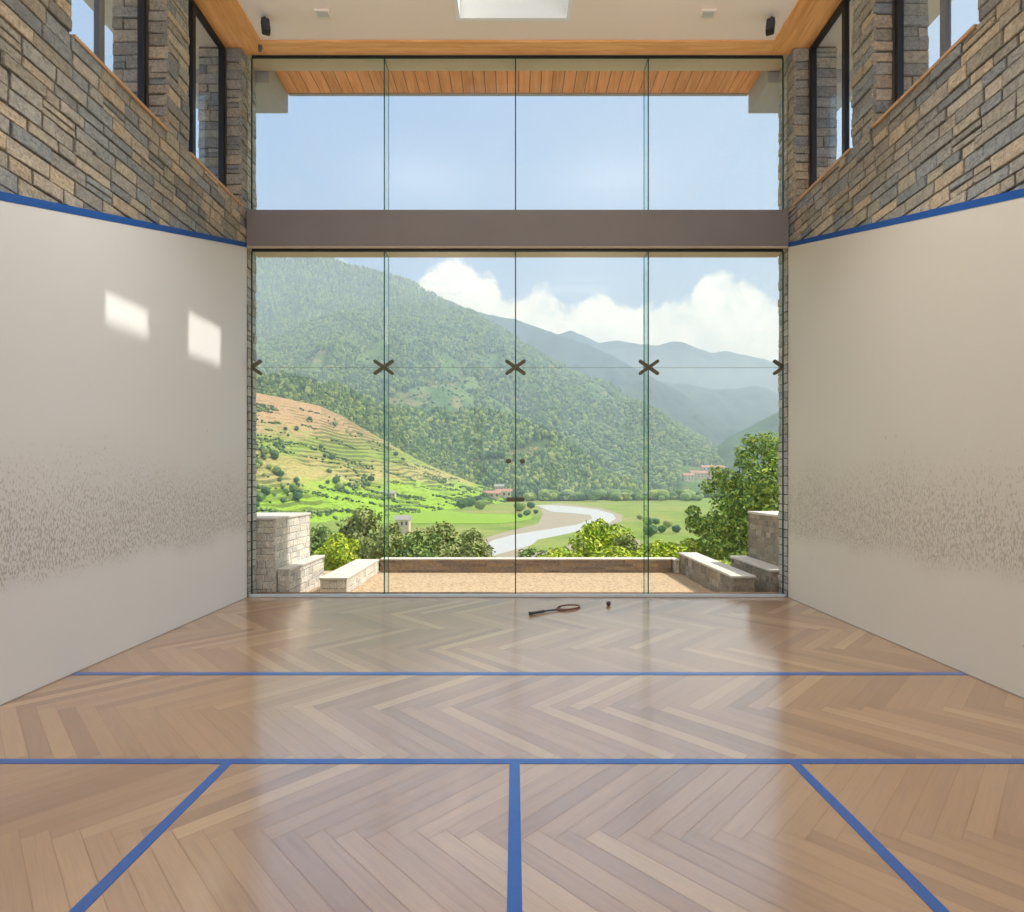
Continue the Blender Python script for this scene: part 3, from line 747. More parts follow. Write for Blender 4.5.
# 1 nearest terraced hill on the left
T1 = Hill([(60, 330, 520), (180, 372, 560), (240, 390, 600), (283, 398, 640), (320, 406, 690), (346, 418, 730), (365, 430, 760), (385, 441, 790), (416, 459, 820), (440, 470, 845), (476, 484, 860), (505, 492, 870)],
          [(60, VZ, 300), (200, VZ, 340), (300, VZ, 400), (400, VZ, 500), (450, VZ, 600), (490, VZ, 720), (508, VZ, 800)], n=380, m=320, p=1.15, amp=5, nsc=90, seed=4, step=4.4)
def terr_fn(t, b):
    c = objco(t); sp = t.n('ShaderNodeSeparateXYZ', ins={0: c}); z = sp.outputs[2]
    n = t.noise(c, .016, 5, .62); nf = t.noise(c, .07, 5, .7); nff = t.noise(c, .35, 4, .75)
    h = t.m('ADD', z, t.m('MULTIPLY', t.m('SUBTRACT', n, .5), 44.0))
    f0 = t.smooth(h, -32.0, 100.0)
    field = t.ramp(t.m('MULTIPLY_ADD', h, 1/132.0, 32/132.0), [(0, lin((156, 194, 62))), (.20, lin((160, 190, 66))), (.27, lin((192, 176, 116))), (.38, lin((186, 168, 108))), (.46, lin((150, 168, 82))), (.58, lin((160, 162, 88))), (.66, lin((186, 160, 116))), (.76, lin((190, 154, 118))), (1, lin((190, 152, 116)))])
    field = t.mix(t.m('MULTIPLY', t.smooth(nf, .52, .62), .6), field, lin((140, 170, 72)))
    field = t.mix(t.m('MULTIPLY', t.m('SUBTRACT', 1.0, t.smooth(nf, .36, .43)), .5), field, lin((112, 130, 72)))
    field = t.mix(t.m('MULTIPLY', t.smooth(t.m('ADD', z, t.m('MULTIPLY', nf, 20.0)), 66.0, 80.0), .8), field, lin((190, 154, 120)))
    mp = t.n('ShaderNodeMapping', ins={0: c, 'Scale': (.05, .05, .9)}); st = t.noise(mp.outputs[0], 1, 4, .7)
    field = t.mix(t.m('MULTIPLY', t.smooth(st, .56, .64), .6), field, lin((74, 94, 54)))
    nz = t.n('ShaderNodeSeparateXYZ', ins={0: t.n('ShaderNodeNewGeometry').outputs['Normal']}).outputs[2]
    field = t.mix(t.m('MULTIPLY', t.m('SUBTRACT', 1.0, t.smooth(nz, .62, .82)), .75), field, lin((92, 104, 60)))
    field = t.mix(.7, field, t.ramp(nff, [(.36, (.5, .58, .5)), (.52, (1, 1, 1)), (.66, (1.3, 1.25, 1.15))]), 'MULTIPLY')
    t.set(b, 'Base Color', field)
M['terraces'] = mat('terraced_fields', (0, 0, 0), .95, spec=.1, fn=terr_fn)
h1_ = T1.mesh('terraced_hill', M['terraces']); h1_['kind'] = 'structure'
# 2 forested spur behind it
T2 = Hill([(330, 385, 1050), (380, 408, 1100), (400, 413, 1120), (440, 411, 1150), (480, 412, 1160), (517, 420, 1150), (540, 429, 1120), (556, 438, 1100), (578, 452, 1060), (592, 466, 1010), (604, 476, 985), (632, 487, 960)],
          [(330, VZ, 900), (450, VZ, 890), (520, VZ, 885), (580, VZ, 885), (640, VZ, 890)], n=200, m=80, p=1.0, amp=14, nsc=110, seed=12)
h2_ = T2.mesh('forest_spur', hill_mat('spur_ground', [(60, 84, 48), (92, 112, 60), (128, 132, 78)], .012, (172, 150, 104))); h2_['kind'] = 'structure'
# 3 the long main ridge
T3 = Hill([(100, 395, 1920), (200, 366, 2048), (258, 346, 2176), (273, 340, 2240), (305, 326, 2368), (345, 312, 2496), (390, 309, 2624), (435, 304, 2752), (470, 312, 2752), (495, 325, 2752), (517, 340, 2726), (541, 355, 2688), (560, 365, 2662), (577, 371, 2636), (610, 385, 2560), (637, 402, 2496), (671, 424, 2368), (696, 437, 2240), (712, 447, 2150), (736, 462, 2048), (760, 474, 1920)],
          [(100, VZ, 1280), (300, VZ, 1280), (500, VZ, 1344), (600, VZ, 1382), (700, VZ, 1472), (780, VZ, 1600)], n=420, m=160, p=1.0, amp=125, nsc=400, seed=23)
h3_ = T3.mesh('forest_mountain', hill_mat('mountain_ground', FOREST, .006, (150, 140, 92))); h3_['kind'] = 'structure'
# 4 the higher mountain behind on the left
T4 = Hill([(60, 215, 3763), (200, 225, 3645), (258, 238, 3528), (300, 250, 3469), (330, 259, 3409), (355, 268, 3350), (388, 275, 3291), (416, 286, 3233), (435, 297, 3197), (470, 318, 3150), (520, 350, 3056)],
          [(60, VZ, 1881), (300, VZ, 1999), (520, VZ, 2352)], n=300, m=110, p=1.0, amp=150, nsc=420, seed=31)
h4_ = T4.mesh('high_mountain', hill_mat('high_mountain_forest', [(46, 80, 56), (62, 98, 62), (84, 116, 70)], .006)); h4_['kind'] = 'structure'
# 5 second range
T5 = Hill([(380, 292, 4200), (435, 298, 4100), (451, 301, 4050), (470, 309, 4000), (489, 315, 3950), (517, 320, 3900), (533, 325, 3850), (555, 333, 3800), (588, 345, 3700), (615, 358, 3600), (642, 371, 3500), (680, 392, 3400), (730, 425, 3200)],
          [(380, VZ, 2700), (600, VZ, 2600), (760, VZ, 2500)], n=260, m=80, p=.95, amp=190, nsc=500, seed=41)
HAZED_FOREST = [(46, 70, 78), (58, 80, 84), (74, 94, 90)]  # forest green shifted to blue: part of the haze put into the colour
T5.mesh('second_range', hill_mat('second_range_forest', HAZED_FOREST, .004))['kind'] = 'structure'
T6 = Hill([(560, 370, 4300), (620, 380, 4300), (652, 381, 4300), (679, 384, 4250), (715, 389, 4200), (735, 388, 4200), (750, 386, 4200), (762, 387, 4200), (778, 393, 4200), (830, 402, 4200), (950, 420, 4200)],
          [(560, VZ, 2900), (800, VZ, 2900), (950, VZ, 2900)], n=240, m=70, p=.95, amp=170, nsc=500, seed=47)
T6.mesh('wooded_foothill', hill_mat('foothill_forest', HAZED_FOREST, .004))['kind'] = 'structure'
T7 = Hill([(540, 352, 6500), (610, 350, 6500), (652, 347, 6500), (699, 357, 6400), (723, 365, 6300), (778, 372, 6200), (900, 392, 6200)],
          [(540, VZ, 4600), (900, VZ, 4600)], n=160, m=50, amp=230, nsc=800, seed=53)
T7.mesh('third_range', hill_mat('third_range_forest', HAZED_FOREST, .003))['kind'] = 'structure'
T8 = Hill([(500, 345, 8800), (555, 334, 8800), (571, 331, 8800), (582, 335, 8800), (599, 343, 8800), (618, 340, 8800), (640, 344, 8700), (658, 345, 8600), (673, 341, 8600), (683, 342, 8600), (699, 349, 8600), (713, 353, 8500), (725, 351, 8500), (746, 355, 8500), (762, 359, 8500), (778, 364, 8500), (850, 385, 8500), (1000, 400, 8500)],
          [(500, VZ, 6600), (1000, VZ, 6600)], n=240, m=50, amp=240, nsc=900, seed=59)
T8.mesh('farthest_range', hill_mat('far_range_forest', HAZED_FOREST, .002))['kind'] = 'structure'
T9 = Hill([(718, 446, 2000), (729, 437, 2050), (745, 429, 2100), (758, 422, 2150), (779, 411, 2200), (830, 392, 2300), (950, 360, 2400)],
          [(718, VZ, 1500), (950, VZ, 1200)], n=120, m=60, amp=50, nsc=300, seed=61)
T9.mesh('right_foothill', hill_mat('right_foothill_forest', [(44, 78, 54), (60, 92, 60), (80, 110, 66)], .006))['kind'] = 'structure'
# valley floor
def valley_fn(t, b):
    c = objco(t); n = t.noise(c, .012, 5, .6, .4); nf = t.noise(c, .09, 5, .7)
    mp = t.n('ShaderNodeMapping', ins={0: c, 'Scale': (.006, .05, 1)}); st = t.noise(mp.outputs[0], 1, 4, .6)
    base = t.ramp(n, [(.3, lin((124, 152, 70))), (.45, lin((140, 160, 80))), (.55, lin((156, 164, 94))), (.7, lin((172, 164, 112)))])
    base = t.mix(t.m('MULTIPLY', t.smooth(st, .5, .62), .45), base, lin((140, 168, 70)))
    base = t.mix(.5, base, t.ramp(nf, [(.35, (.62, .68, .62)), (.55, (1, 1, 1)), (.75, (1.15, 1.12, 1.05))]), 'MULTIPLY')
    t.set(b, 'Base Color', base)
M['valley'] = mat('valley_meadow', (0, 0, 0), .95, spec=.1, fn=valley_fn)
M['gravelbar'] = mat('river_gravel', (0, 0, 0), .95, fn=simple_noise((160, 148, 126), (186, 174, 152), .05))
M['brightfield'] = mat('rice_field', (0, 0, 0), .95, fn=simple_noise((136, 174, 44), (150, 184, 56), .04))
def water_fn(t, b): bump(t, b, t.noise(objco(t), .25, 4, .6), .4, .6)
M['water'] = mat('pale_river_water', (206, 206, 204), .45, fn=water_fn)
b = MB(); b.quad((-9000, 60, VZ), (12000, 60, VZ), (12000, 12000, VZ), (-9000, 12000, VZ)); b.build('valley_floor', M['valley'], kind='structure')
def flat_poly(name, pts, z, m, kind='structure'):
    b = MB(); top = [(*vp(px, py), VZ+z) for px, py in pts]; n = len(top)
    b.v = top+[(a, c, VZ) for a, c, _ in top]; b.f = [tuple(range(n))]+[(k, (k+1) % n, n+(k+1) % n, n+k) for k in range(n)]; b.mi = [0]*len(b.f)
    o = b.build(name, m, kind=kind); return o
flat_poly('river_bar', [(474, 562), (474, 548), (486, 538), (510, 531), (538, 524), (543, 514), (538, 505.5), (560, 503.5), (600, 508), (622, 515), (622, 522), (600, 529), (580, 534), (560, 546), (560, 562)], .25, M['gravelbar'])
flat_poly('river_water', [(535, 505.6), (548, 505.2), (575, 507.2), (598, 510), (613, 514.5), (616, 519), (608, 524), (585, 530), (566, 536), (545, 542), (520, 549), (498, 555), (480, 561), (474, 560), (480, 550), (493, 541), (515, 535.2), (545, 530.5), (578, 525), (592, 519.5), (590, 515.5), (570, 513.5), (553, 512.5), (545, 510), (540, 507)], .5, M['water'])
flat_poly('grass_island', [(538, 541), (560, 536.5), (584, 531), (600, 527.5), (606, 530), (590, 540), (560, 549), (520, 556)], .7, M['valley'])
flat_poly('rice_field', [(380, 524), (380, 509), (440, 509.5), (470, 514), (515, 515), (533, 516), (530, 520), (500, 524), (450, 524)], .4, M['brightfield'])
flat_poly('sandy_bank', [(560, 543), (600, 538), (640, 541), (640, 548), (570, 551)], .6, M['gravelbar'])
# slope falling from the terrace to the valley
sl_ = MB(); NX, NY = 60, 50
def slope_z(x, y): return max(VZ+.0, -.5-.29*(y-9.5)) if y > 9.5 else -.5
for i in range(NX+1):
    for j in range(NY+1):
        x = -90+180*i/NX; y = 9.5+120*(j/NY)**1.5; sl_.v.append((x, y, slope_z(x, y)+.5*math.sin(x*.35+y*.2)*min(1, (y-9.5)/10)))
for i in range(NX):
    for j in range(NY):
        a = i*(NY+1)+j; sl_.f.append((a, a+NY+1, a+NY+2, a+1)); sl_.mi.append(0)
sl_.build('hillside', hill_mat('hillside_bounce_tan', [(128, 118, 88), (156, 144, 110), (176, 162, 128)], .12, bs=.3, bd=.2), kind='structure', smooth=True)  # unseen slope coloured tan to keep green bounce light off the ceiling

# haze lying in the valley
hz = MB(); hz.box(-6500, 9000, 130, 9600, VZ-5, 1150)
HM = bpy.data.materials.new('valley_haze'); HM.use_nodes = True; t = NT(HM.node_tree)
vs = t.n('ShaderNodeVolumeScatter', ins={'Color': (.70, .80, 1.0, 1), 'Density': .00026, 'Anisotropy': 0.0}); t.n('ShaderNodeOutputMaterial', ins={1: vs})
hz.build('valley_haze', HM, kind='stuff')

# ------------------------------------------------------------------ trees
def leafm(name, c1, c2, c3, tr=.25):
    def fn(t, b):
        r = t.m('FRACT', t.m('ADD', rnd(t), t.n('ShaderNodeObjectInfo').outputs['Random'])); base = t.ramp(r, [(0, lin(c1)), (.5, lin(c2)), (1, lin(c3))]); t.set(b, 'Base Color', base)
        b.inputs['Subsurface Weight'].default_value = 0
    return mat(name, (0, 0, 0), .6, spec=.25, fn=fn)
M['conifer'] = leafm('conifer_green', (44, 78, 44), (80, 114, 54), (160, 170, 84))
M['mixed'] = leafm('mixed_forest_green', (40, 78, 50), (78, 114, 58), (154, 166, 88))
M['leaf_dark'] = leafm('deep_green_leaves', (84, 120, 52), (128, 160, 60), (206, 214, 84))
M['leaf_olive'] = leafm('olive_leaves', (104, 122, 60), (142, 156, 82), (190, 190, 120))
M['leaf_lime'] = leafm('lime_leaves', (120, 150, 36), (168, 190, 48), (212, 214, 70))
M['leaf_mid'] = leafm('shrub_green', (86, 116, 60), (118, 146, 72), (160, 176, 92))
M['bark'] = mat('brown_bark', (98, 80, 60), .9)
rng = np.random.default_rng(5)
def cone_template():
    V = []; Fc = []
    seg = 7
    for z0, z1, r in ((.08, .55, .25), (.34, .80, .18), (.6, 1.0, .11)):
        i = len(V)
        for k in range(seg):
            a = 2*math.pi*k/seg; rr = r*(1 if k % 2 else .82); V.append((rr*math.cos(a), rr*math.sin(a), z0))
        V.append((0, 0, z1))
        for k in range(seg): Fc.append((i+k, i+(k+1) % seg, i+seg))
    return np.array(V), np.array(Fc)
def blob_template(sub=1, w=.42, seed=1):
    bm = bmesh.new(); bmesh.ops.create_icosphere(bm, subdivisions=sub, radius=1)
    V = np.array([v.co[:] for v in bm.verts]); Fc = np.array([[v.index for v in f.verts] for f in bm.faces]); bm.free()
    r = np.random.default_rng(seed); V *= (1+r.uniform(-.18, .18, len(V)))[:, None]
    V[:, :2] *= w; V[:, 2] = V[:, 2]*.5+.5
    return V, Fc
def scatter(name, pts, hs, tmpls, m):
    Vs = []; Fs = []; off = 0
    which = rng.integers(0, len(tmpls), len(pts))
    for q, (TV, TF) in enumerate(tmpls):
        sel = which == q; p = pts[sel]; h = hs[sel]; n = len(p)
        if not n: continue
        a = rng.uniform(0, 6.28, n); c, s = np.cos(a), np.sin(a); w = rng.uniform(.85, 1.3, n)
        x = (TV[None, :, 0]*c[:, None]-TV[None, :, 1]*s[:, None])*(h*w)[:, None]+p[:, 0:1]
        y = (TV[None, :, 0]*s[:, None]+TV[None, :, 1]*c[:, None])*(h*w)[:, None]+p[:, 1:2]
        z = TV[None, :, 2]*h[:, None]+p[:, 2:3]
        Vs.append(np.stack([x, y, z], 2).reshape(-1, 3)); Fs.append((TF[None]+(np.arange(n)*len(TV))[:, None, None]).reshape(-1, 3)+off); off += n*len(TV)
    return mesh_np(name, np.concatenate(Vs), np.concatenate(Fs), m, smooth=False)
cone = cone_template(); blobs = [blob_template(1, .34, k) for k in range(3)]; slim = blob_template(1, .22, 9)
def pick(H, n, s0=0, s1=1, t0=0, t1=1, keep=None):
    S = rng.uniform(s0, s1, n)*(H.n-1); T = rng.uniform(t0, t1, n); P = H.at(S, T)
    px = CX+F*P[:, 0]/P[:, 1]; k = (px > 225) & (px < 800)
    if keep is not None: k &= keep(P, S, T)
    return P[k]
def dens(sc, th, seed): return lambda P, S, T: fbm(P[:, 0]/sc, P[:, 1]/sc, seed, 4) > th
P3 = pick(T3, 95000, keep=lambda P, S, T: dens(170, -.30, 77)(P, S, T) & ~((CX+F*P[:, 0]/P[:, 1] > 680) & (CX+F*P[:, 0]/P[:, 1] < 750) & (HY-F*(P[:, 2]-EYE)/P[:, 1] > 466))); P3[:, 2] -= 1
sc3 = scatter('mountain_forest', P3, rng.uniform(12, 25, len(P3)), [cone, blobs[0], slim], M['mixed']); sc3['kind'] = 'stuff'
P4 = pick(T4, 40000, t0=.35, keep=dens(300, -.6, 79)); P4[:, 2] -= 1
o = scatter('high_forest', P4, rng.uniform(16, 32, len(P4)), [cone, slim], M['mixed']); o['kind'] = 'stuff'
P2 = pick(T2, 13000, keep=dens(60, -.35, 80)); P2[:, 2] -= .5
o = scatter('spur_forest', P2, rng.uniform(8, 17, len(P2)), [cone, blobs[1], slim], M['conifer']); o['kind'] = 'stuff'
# woods climbing to the crest of the terraced hill, and behind it
Pc = pick(T1, 1500, t0=.92, t1=1.0); Pr = Pc[rng.uniform(0, 1, len(Pc)) < .0]
P8 = T2.at(rng.uniform(0, 1, 10), rng.uniform(0, 1, 10))
TH_ = Hill([(150, 355, 800), (240, 383, 820), (283, 376, 860), (320, 386, 900), (346, 396, 940), (365, 408, 960), (400, 432, 980), (440, 455, 990), (480, 474, 990), (505, 484, 990)],
           [(150, VZ, 660), (300, VZ, 720), (400, VZ, 840), (505, VZ, 900)], n=160, m=60, amp=4, nsc=80, seed=71)
TH_.mesh('wooded_shoulder', hill_mat('shoulder_ground', [(60, 84, 48), (92, 112, 60), (128, 132, 78)], .012))['kind'] = 'structure'
P5 = pick(TH_, 13000, t0=.3); P5[:, 2] -= .5
o = scatter('shoulder_forest', P5, rng.uniform(6, 13, len(P5)), [cone, cone, slim, blobs[0]], M['conifer']); o['kind'] = 'stuff'
Pb = pick(T1, 26000, t0=.0, t1=.93, keep=lambda P, S, T: fbm(P[:, 0]/22, P[:, 1]/22+P[:, 2]/5, 93, 4) > .20+.12*(P[:, 2] > 60))
o = scatter('hillside_scrub', Pb, rng.uniform(.7, 2.4, len(Pb)), [blob_template(1, .75, 5), blob_template(1, .6, 6)], M['mixed']); o['kind'] = 'stuff'
Pg = pick(T3, 5000, keep=lambda P, S, T: (fbm(P[:, 0]/170, P[:, 1]/170, 77, 4) < -.30)); o = scatter('clearing_scrub', Pg, rng.uniform(4, 9, len(Pg)), [blob_template(1, .6, 6)], M['mixed']); o['kind'] = 'stuff'
gr = []
for k in range(2600):
    px = rng.uniform(505, 760); d = rng.uniform(830, 980)+max(0, (px-600))*.8; gr.append((GX(px, d), d, VZ))
gr = np.array(gr); gk = fbm(gr[:, 0]/40, gr[:, 1]/40, 15, 3) > -.1; gr = gr[gk]
o = scatter('valley_thicket', gr, rng.uniform(4, 15, len(gr)), [blob_template(1, .5, 7), blob_template(1, .6, 8)], M['mixed']); o['kind'] = 'stuff'
# individual trees (counted): spread over hill, spur foot and valley edge
def tree_proto(name, tmpl, m, trunk_h):
    e = empty(name)
    V, Fc = tmpl; o = mesh_np('foliage', V*np.array([1, 1, 1-trunk_h])+np.array([0, 0, trunk_h]), Fc, m, smooth=False, parent=e)
    b = MB(); b.tube([(0, 0, -.05), (0, 0, trunk_h+.15)], [.035, .022], 6); b.build('trunk', M['bark'], e)
    return e
bushy = blob_template(2, .5, 21); bushy2 = blob_template(2, .55, 22)
protos = {}
def place(kind, tmpl, m, pts, hs, label, cat, group, th=.12):
    for k, (p, h) in enumerate(zip(pts, hs)):
        if kind not in protos or group not in protos[kind]:
            e = tree_proto(kind, tmpl, m, th); protos.setdefault(kind, {})[group] = e
        else: e = copy_tree(protos[kind][group])
        e.location = p; e.scale = (h, h, h); e.rotation_euler = (0, 0, rng.uniform(0, 6.28))
        ll, gg = label(p, h, k) if callable(label) else (label, group); tag(e, ll, cat, gg)
def size_word(h, a, b_): return 'tiny' if h < a else 'small' if h < b_ else 'large'
def lab_hill(p, h, k):
    z = p[2]; zone = 'the lower green fields' if z < -12 else 'the middle terraces' if z < 38 else 'the upper terraces' if z < 66 else 'the brown hill top'
    px = CX+F*p[0]/p[1]; side = 'at its left edge' if px < 290 else 'left of the left glass joint' if px < 384 else 'right of the left glass joint'
    t_ = '%s round tree on %s, %s' % (size_word(h, 3, 4.5), zone, side); return t_, t_
def lab_con(p, h, k):
    px = CX+F*p[0]/p[1]; side = 'left of the door joint' if px < 480 else 'behind the door joint' if px < 545 else 'right of the door joint'
    t_ = '%s conifer at the forested spur foot, %s' % ('shorter' if h < 18 else 'taller', side); return t_, t_
def lab_line(p, h, k):
    px = CX+F*p[0]/p[1]; side = 'above the river bend' if px < 600 else 'left of the right glass joint' if px < 648 else 'right of the right glass joint'
    t_ = '%s rounded tree in the line beyond the meadow, %s' % ('low' if h < 10 else 'medium' if h < 15 else 'tall', side); return t_, t_
BUSH = ['right of the right glass joint, leftmost of the meadow group', 'in the meadow group, second from its left', 'in the middle of the meadow group right of the right joint', 'rightmost of the meadow group, beside the big tree',
        'in the meadow group, low and near its middle', 'nearest of the meadow group behind the right glass joint', 'alone left of the right glass joint', 'farthest to the right, half behind the big tree', 'leftmost of the cluster above the bright rice field', 'at the middle of the cluster above the rice field',
        'nearest in the cluster above the rice field', 'rightmost of the cluster above the rice field', 'farthest back in the cluster above the rice field', 'at the far left behind the rice field', 'between the far left bush and the rice field cluster', 'directly right of the door lock',
        'on the left gravel bank of the river', 'on the left river bank beside the water', 'nearest to the sand bar of the river', 'at the left tip of the river bank']
def lab_bush(p, h, k): return 'dark bush '+BUSH[k], 'bushes in the valley meadow'
Pt = pick(T1, 2600, t0=.12, t1=.86, keep=dens(38, .24, 90))[:190]
place('hillside_tree', bushy, M['mixed'], Pt, rng.choice([2, 2.6, 3.2, 4, 5, 7], len(Pt)), lab_hill, 'tree', 'trees dotted over the terraced hillside', .08)
S = pick(T2, 300, t0=.0, t1=.3)[:75]
place('conifer_tree', cone, M['conifer'], S, rng.uniform(14, 22, len(S)), lab_con, 'tree', 'conifers at the foot of the forested spur', .06)
line = []
for k in range(85):
    px = rng.uniform(520, 700); d = rng.uniform(820, 900); line.append((GX(px, d), d, VZ))
place('valley_tree', bushy2, M['leaf_mid'], line, rng.choice([7, 9, 11, 14, 18], len(line)), lab_line, 'tree', 'tree line at the far edge of the meadow', .08)
vb = []
for (px, py) in ((648, 526), (656, 525), (668, 528), (676, 533), (662, 533), (650, 537), (640, 520), (690, 515), (455, 505), (470, 507), (462, 509), (480, 510), (478, 505), (436, 497), (445, 500), (520, 512), (527, 516), (531, 509), (536, 514), (520, 518)):
    x, y = vp(px, py); vb.append((x, y, VZ))
place('meadow_bush', bushy2, M['mixed'], vb, [rng.uniform(4, 8) if p[1] < 520 else rng.uniform(8, 15) for p in vb], lab_bush, 'bush', 'bushes in the valley meadow', .05)

# leafy plants close to the terrace
def leaves(clumps, n, size, seed, jit=.25):
    r = np.random.default_rng(seed); cl = np.array(clumps, float)
    wgt = (cl[:, 3]**2); wgt /= wgt.sum(); idx = r.choice(len(cl), n, p=wgt)
    d = r.normal(size=(n, 3)); d /= np.linalg.norm(d, axis=1)[:, None]
    rad = cl[idx, 3]*r.uniform(.62, 1.08, n)
    P = cl[idx, :3]+d*rad[:, None]*np.array([1, 1, .8])
    nrm = d+r.normal(size=(n, 3))*.6+np.array([0, 0, .3]); nrm /= np.linalg.norm(nrm, axis=1)[:, None]
    a = np.cross(nrm, r.normal(size=(n, 3))); a /= np.linalg.norm(a, axis=1)[:, None]; b = np.cross(nrm, a)
    s = size*r.uniform(.6, 1.3, n)[:, None]
    V = np.stack([P-a*s*.5, P+b*s*.28+nrm*s*.06, P+a*s*.6, P-b*s*.28+nrm*s*.06], 1).reshape(-1, 3)
    return V, np.arange(4*n).reshape(-1, 4)
def shrub(name, seed, m, n=2200, leaf=.11):
    r = random.Random(seed); e = empty(name); cl = []
    for k in range(12):
        a = r.uniform(0, 6.28); q = r.uniform(0, .42); z = r.uniform(.25, .8); cl.append((q*math.cos(a), q*math.sin(a), z, r.uniform(.14, .24)))
    cl.append((0, 0, .5, .36)); cl.append((0, 0, .86, .14)); cl.append((.1, .05, .15, .3)); cl.append((-.15, 0, .2, .3))
    V, Fc = leaves(cl, n, leaf, seed); mesh_np('foliage', V, Fc, m, smooth=False, parent=e)
    b = MB()
    for k in range(5):
        a = 2*math.pi*k/5; b.tube([(0, 0, -3.2), (.06*math.cos(a), .06*math.sin(a), -.6), (.1*math.cos(a), .1*math.sin(a), .25), (.25*math.cos(a), .25*math.sin(a), .65)], [.03, .025, .02, .008], 6)
    b.build('stem', M['bark'], e); return e
sh = {'olive': shrub('leafy_shrub', 3, M['leaf_olive'], 3400, .07), 'lime': shrub('leafy_shrub', 5, M['leaf_lime'], 3000, .08), 'mid': shrub('leafy_shrub', 8, M['leaf_mid'], 3400, .07)}
used = set()
for (px, top, hw, d, kd, lab) in ((a_, b_, c_*1.3, *r_) for a_, b_, c_, *r_ in (
    (322, 522, 20, 20, 'mid', 'yellow-green shrub beside the upper stone block on the left, outside'),
    (340, 532, 18, 17, 'lime', 'low bright green shrub above the left garden wall'),
    (362, 503, 26, 27, 'olive', 'tall olive-green shrub just left of the left glass joint'),
    (392, 519, 20, 24, 'olive', 'olive-green shrub straight behind the left glass joint'),
    (418, 527, 20, 21, 'mid', 'green shrub above the parapet, next right of the left glass joint'),
    (445, 519, 25, 26, 'olive', 'broad olive-green shrub above the parapet, left of the river bend'),
    (474, 528, 20, 23, 'olive', 'olive-green shrub above the parapet next to the river water'),
    (530, 546, 18, 20, 'mid', 'low green shrub above the parapet below the river, right of the door joint'),
    (560, 547, 22, 18, 'lime', 'low lime shrub on the near river bank above the parapet'),
    (600, 517, 22, 26, 'lime', 'upright lime green shrub in front of the river bend'),
    (628, 532, 19, 24, 'olive', 'olive-green shrub right of the upright lime shrub'),
    (620, 546, 24, 18, 'lime', 'low lime shrub in front of the parapet middle, below the upright lime shrub'),
    (659, 539, 20, 21, 'lime', 'lime shrub just right of the right glass joint'),
    (688, 537, 20, 22, 'lime', 'lime shrub at the left foot of the big dark tree'),
    (722, 560, 16, 14, 'lime', 'small lime shrub showing over the right garden wall'))):
    e = sh[kd] if kd not in used else copy_tree(sh[kd]); used.add(kd)
    zg = GZ(584, d); H = GZ(top, d)-zg; w = hw/F*d/.46
    e.location = (GX(px, d), d, zg); e.scale = (w, w, H); e.rotation_euler = (0, 0, random.uniform(0, 6)); tag(e, lab, 'shrub', 'shrubs below the terrace')
# the big tree on the right
D = 22.0
bt = empty('broadleaf_tree', (GX(752, D), D, slope_z(0, D)-.3)); tag(bt, 'big dark green leafy tree behind the right garden wall', 'tree')
l = bt.location
cl = []
for (px, py, r, dy) in ((766, 444, 15, 0), (752, 452, 12, .5), (782, 450, 16, .6), (742, 462, 11, -.3), (772, 466, 20, -.6), (728, 480, 14, 0), (750, 482, 20, -.8), (790, 480, 24, 0), (716, 486, 10, .6), (738, 500, 20, -.6), (765, 503, 24, -1), (806, 512, 30, 0), (720, 520, 18, -.4), (702, 526, 13, .3), (694, 522, 7, .2), (745, 528, 24, -1), (775, 535, 26, -.6), (712, 545, 18, -.5), (734, 552, 20, -.9), (760, 560, 24, 0), (698, 512, 8, .5), (748, 440, 7, 0), (720, 472, 8, .3), (790, 560, 30, .4), (760, 500, 34, 1.2), (740, 535, 30, 1)):
    cl.append((GX(px, D)-l.x, dy*1.2, GZ(py, D)-l.z, r/F*D))
V, Fc = leaves(cl, 15000, .17, 40); mesh_np('foliage', V, Fc, M['leaf_dark'], smooth=False, parent=bt)
b = MB(); b.tube([(0, 0, -.3), (.05, .1, 1.4), (0, .2, 2.6), (.15, .1, 4.2)], [.26, .2, .16, .08], 10); b.build('trunk', M['bark'], bt, smooth=True)
for a in (cl[5], cl[12], cl[7], cl[15], cl[0]):
    b = MB(); b.tube([(0, .15, 1.8+.3*a[2]*.5), (a[0]*.5, a[1]*.5+.05, 1.8+(a[2]-1.8)*.6), (a[0], a[1], a[2])], [.09, .06, .02], 7); b.build('branch', M['bark'], bt, smooth=True)

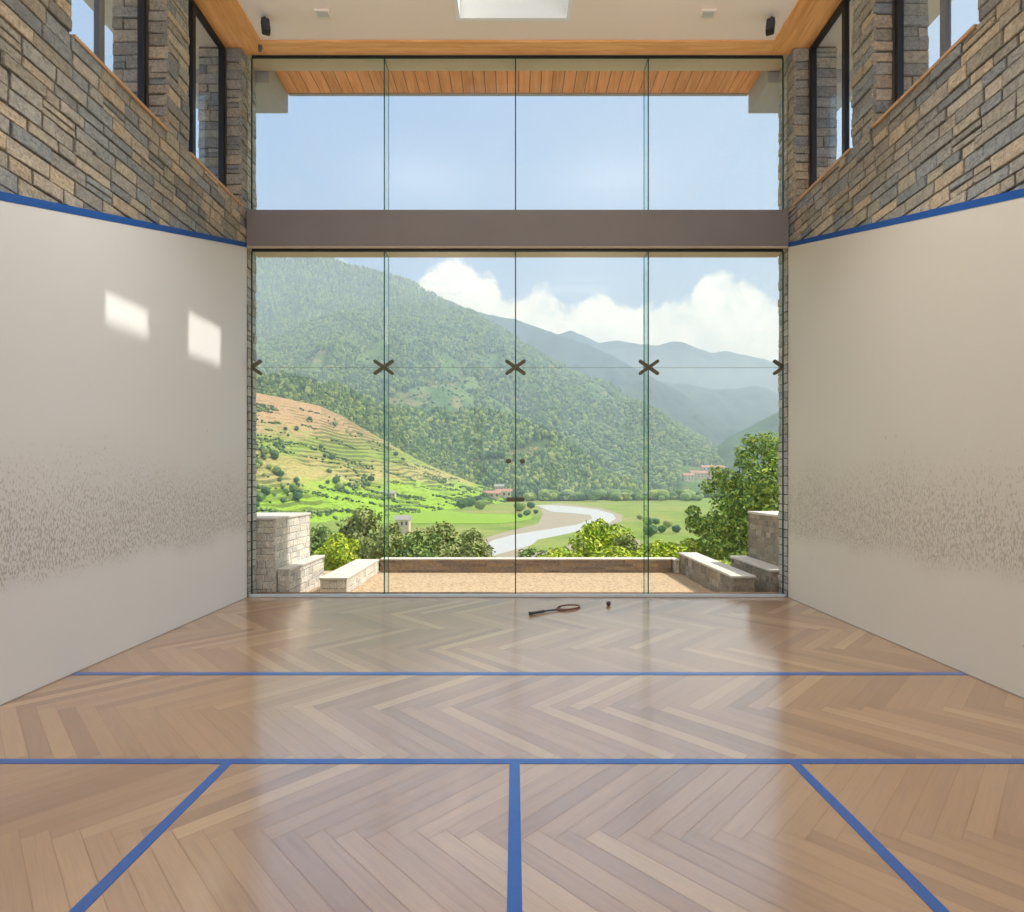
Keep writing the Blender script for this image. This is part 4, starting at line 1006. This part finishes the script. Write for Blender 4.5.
# houses ---------------------------------------------------------------
M['house_wall'] = mat('whitewashed_wall', (226, 206, 182), .9); M['house_roof'] = mat('pinkish_roof', (196, 140, 124), .8); M['house_roof2'] = mat('grey_roof', (172, 166, 160), .8); M['dark'] = mat('dark_opening', (70, 58, 52), .8)
def on_hill(H, px, py):
    q = np.array([CX+F*H.P[:, k, 0]/H.P[:, k, 1] for k in range(H.m)])      # bearing of each column at each height
    yv = np.array([HY-F*(H.P[:, k, 2]-EYE)/H.P[:, k, 1] for k in range(H.m)])
    e = (q-px)**2+(yv-py)**2*4; k, i = np.unravel_index(np.argmin(e), e.shape); return H.P[i, k]
def house(px, py, d, w, h, dep, label, roof='house_roof', group=None, fl=1, z=None, hill=None):
    x, y = (GX(px, d), d); zz = GZ(py, d) if z is None else z
    if hill:
        p = on_hill(hill, px, py); k_ = p[1]/d; w, h, dep = w*k_, h*k_, dep*k_; x, y, zz = float(p[0]), float(p[1]), float(p[2])
    e = empty('village_house', (x, y, zz)); tag(e, label, 'house', group)
    b = MB(); b.box(-w/2, w/2, -dep/2, dep/2, -6, h); b.build('wall', M['house_wall'], e)
    b = MB(); ov = .08*w; r = h+.35*min(w, dep)
    b.prism([(-dep/2-ov, h), (dep/2+ov, h), (0, r)], 'x', -w/2-ov, w/2+ov); b.build('roof', M[roof], e)
    for f in range(fl):
        for k in range(3):
            xa = -w/2+w*(k+.5)/3; bb = MB(); bb.box(xa-w*.06, xa+w*.06, -dep/2-.15, -dep/2+.05, h*(f+.3)/fl, h*(f+.75)/fl); bb.build('window', M['dark'], e)
    return e
gp = 'houses of the village beyond the meadow'
HP = ['leftmost of the village row', 'second from the left in the village row', 'third from the left, lower than its right neighbour', 'tall and fourth from the left in the row', 'low one in the middle of the row', 'sixth from the left, standing behind the low middle one', 'seventh from the left in the row', 'tall one third from the right of the row', 'low one second from the right of the row', 'rightmost of the village row, behind the big tree']
for k, (px, py, w, h) in enumerate(((688, 480, 18, 9), (694, 477, 16, 8), (701, 478, 20, 9), (707, 474, 22, 12), (713, 479, 16, 8), (718, 473, 20, 10), (725, 478, 18, 9), (731, 474, 22, 11), (737, 480, 18, 8), (742, 475, 18, 9))):
    house(px, py, 1040+k % 3*12, w, h, 12, 'pale village house with pinkish roof, '+HP[k], group=gp, fl=2, hill=T3)
house(504, 497, 790, 20, 8, 10, 'pale farmhouse with pinkish roof directly left of the door lock', fl=1, hill=T1)
house(492, 497.5, 780, 22, 6, 10, 'long low farm shed with pinkish roof left of the farmhouse', hill=T1)
house(499, 491, 840, 13, 7, 9, 'small grey roofed house above the farm shed by the river valley', 'house_roof2', hill=T1)
house(391, 497, 560, 9, 4, 7, 'pale hut right of the left glass joint at the foot of the terraced hill', 'house_roof2')
house(403, 527, 330, 8, 4.5, 7, 'pale stone hut standing between the shrubs and the bright rice field', 'house_roof2')
house(384, 497, 565, 8, 4, 6, 'small dark windowed hut directly behind the left glass joint', 'house_roof2')
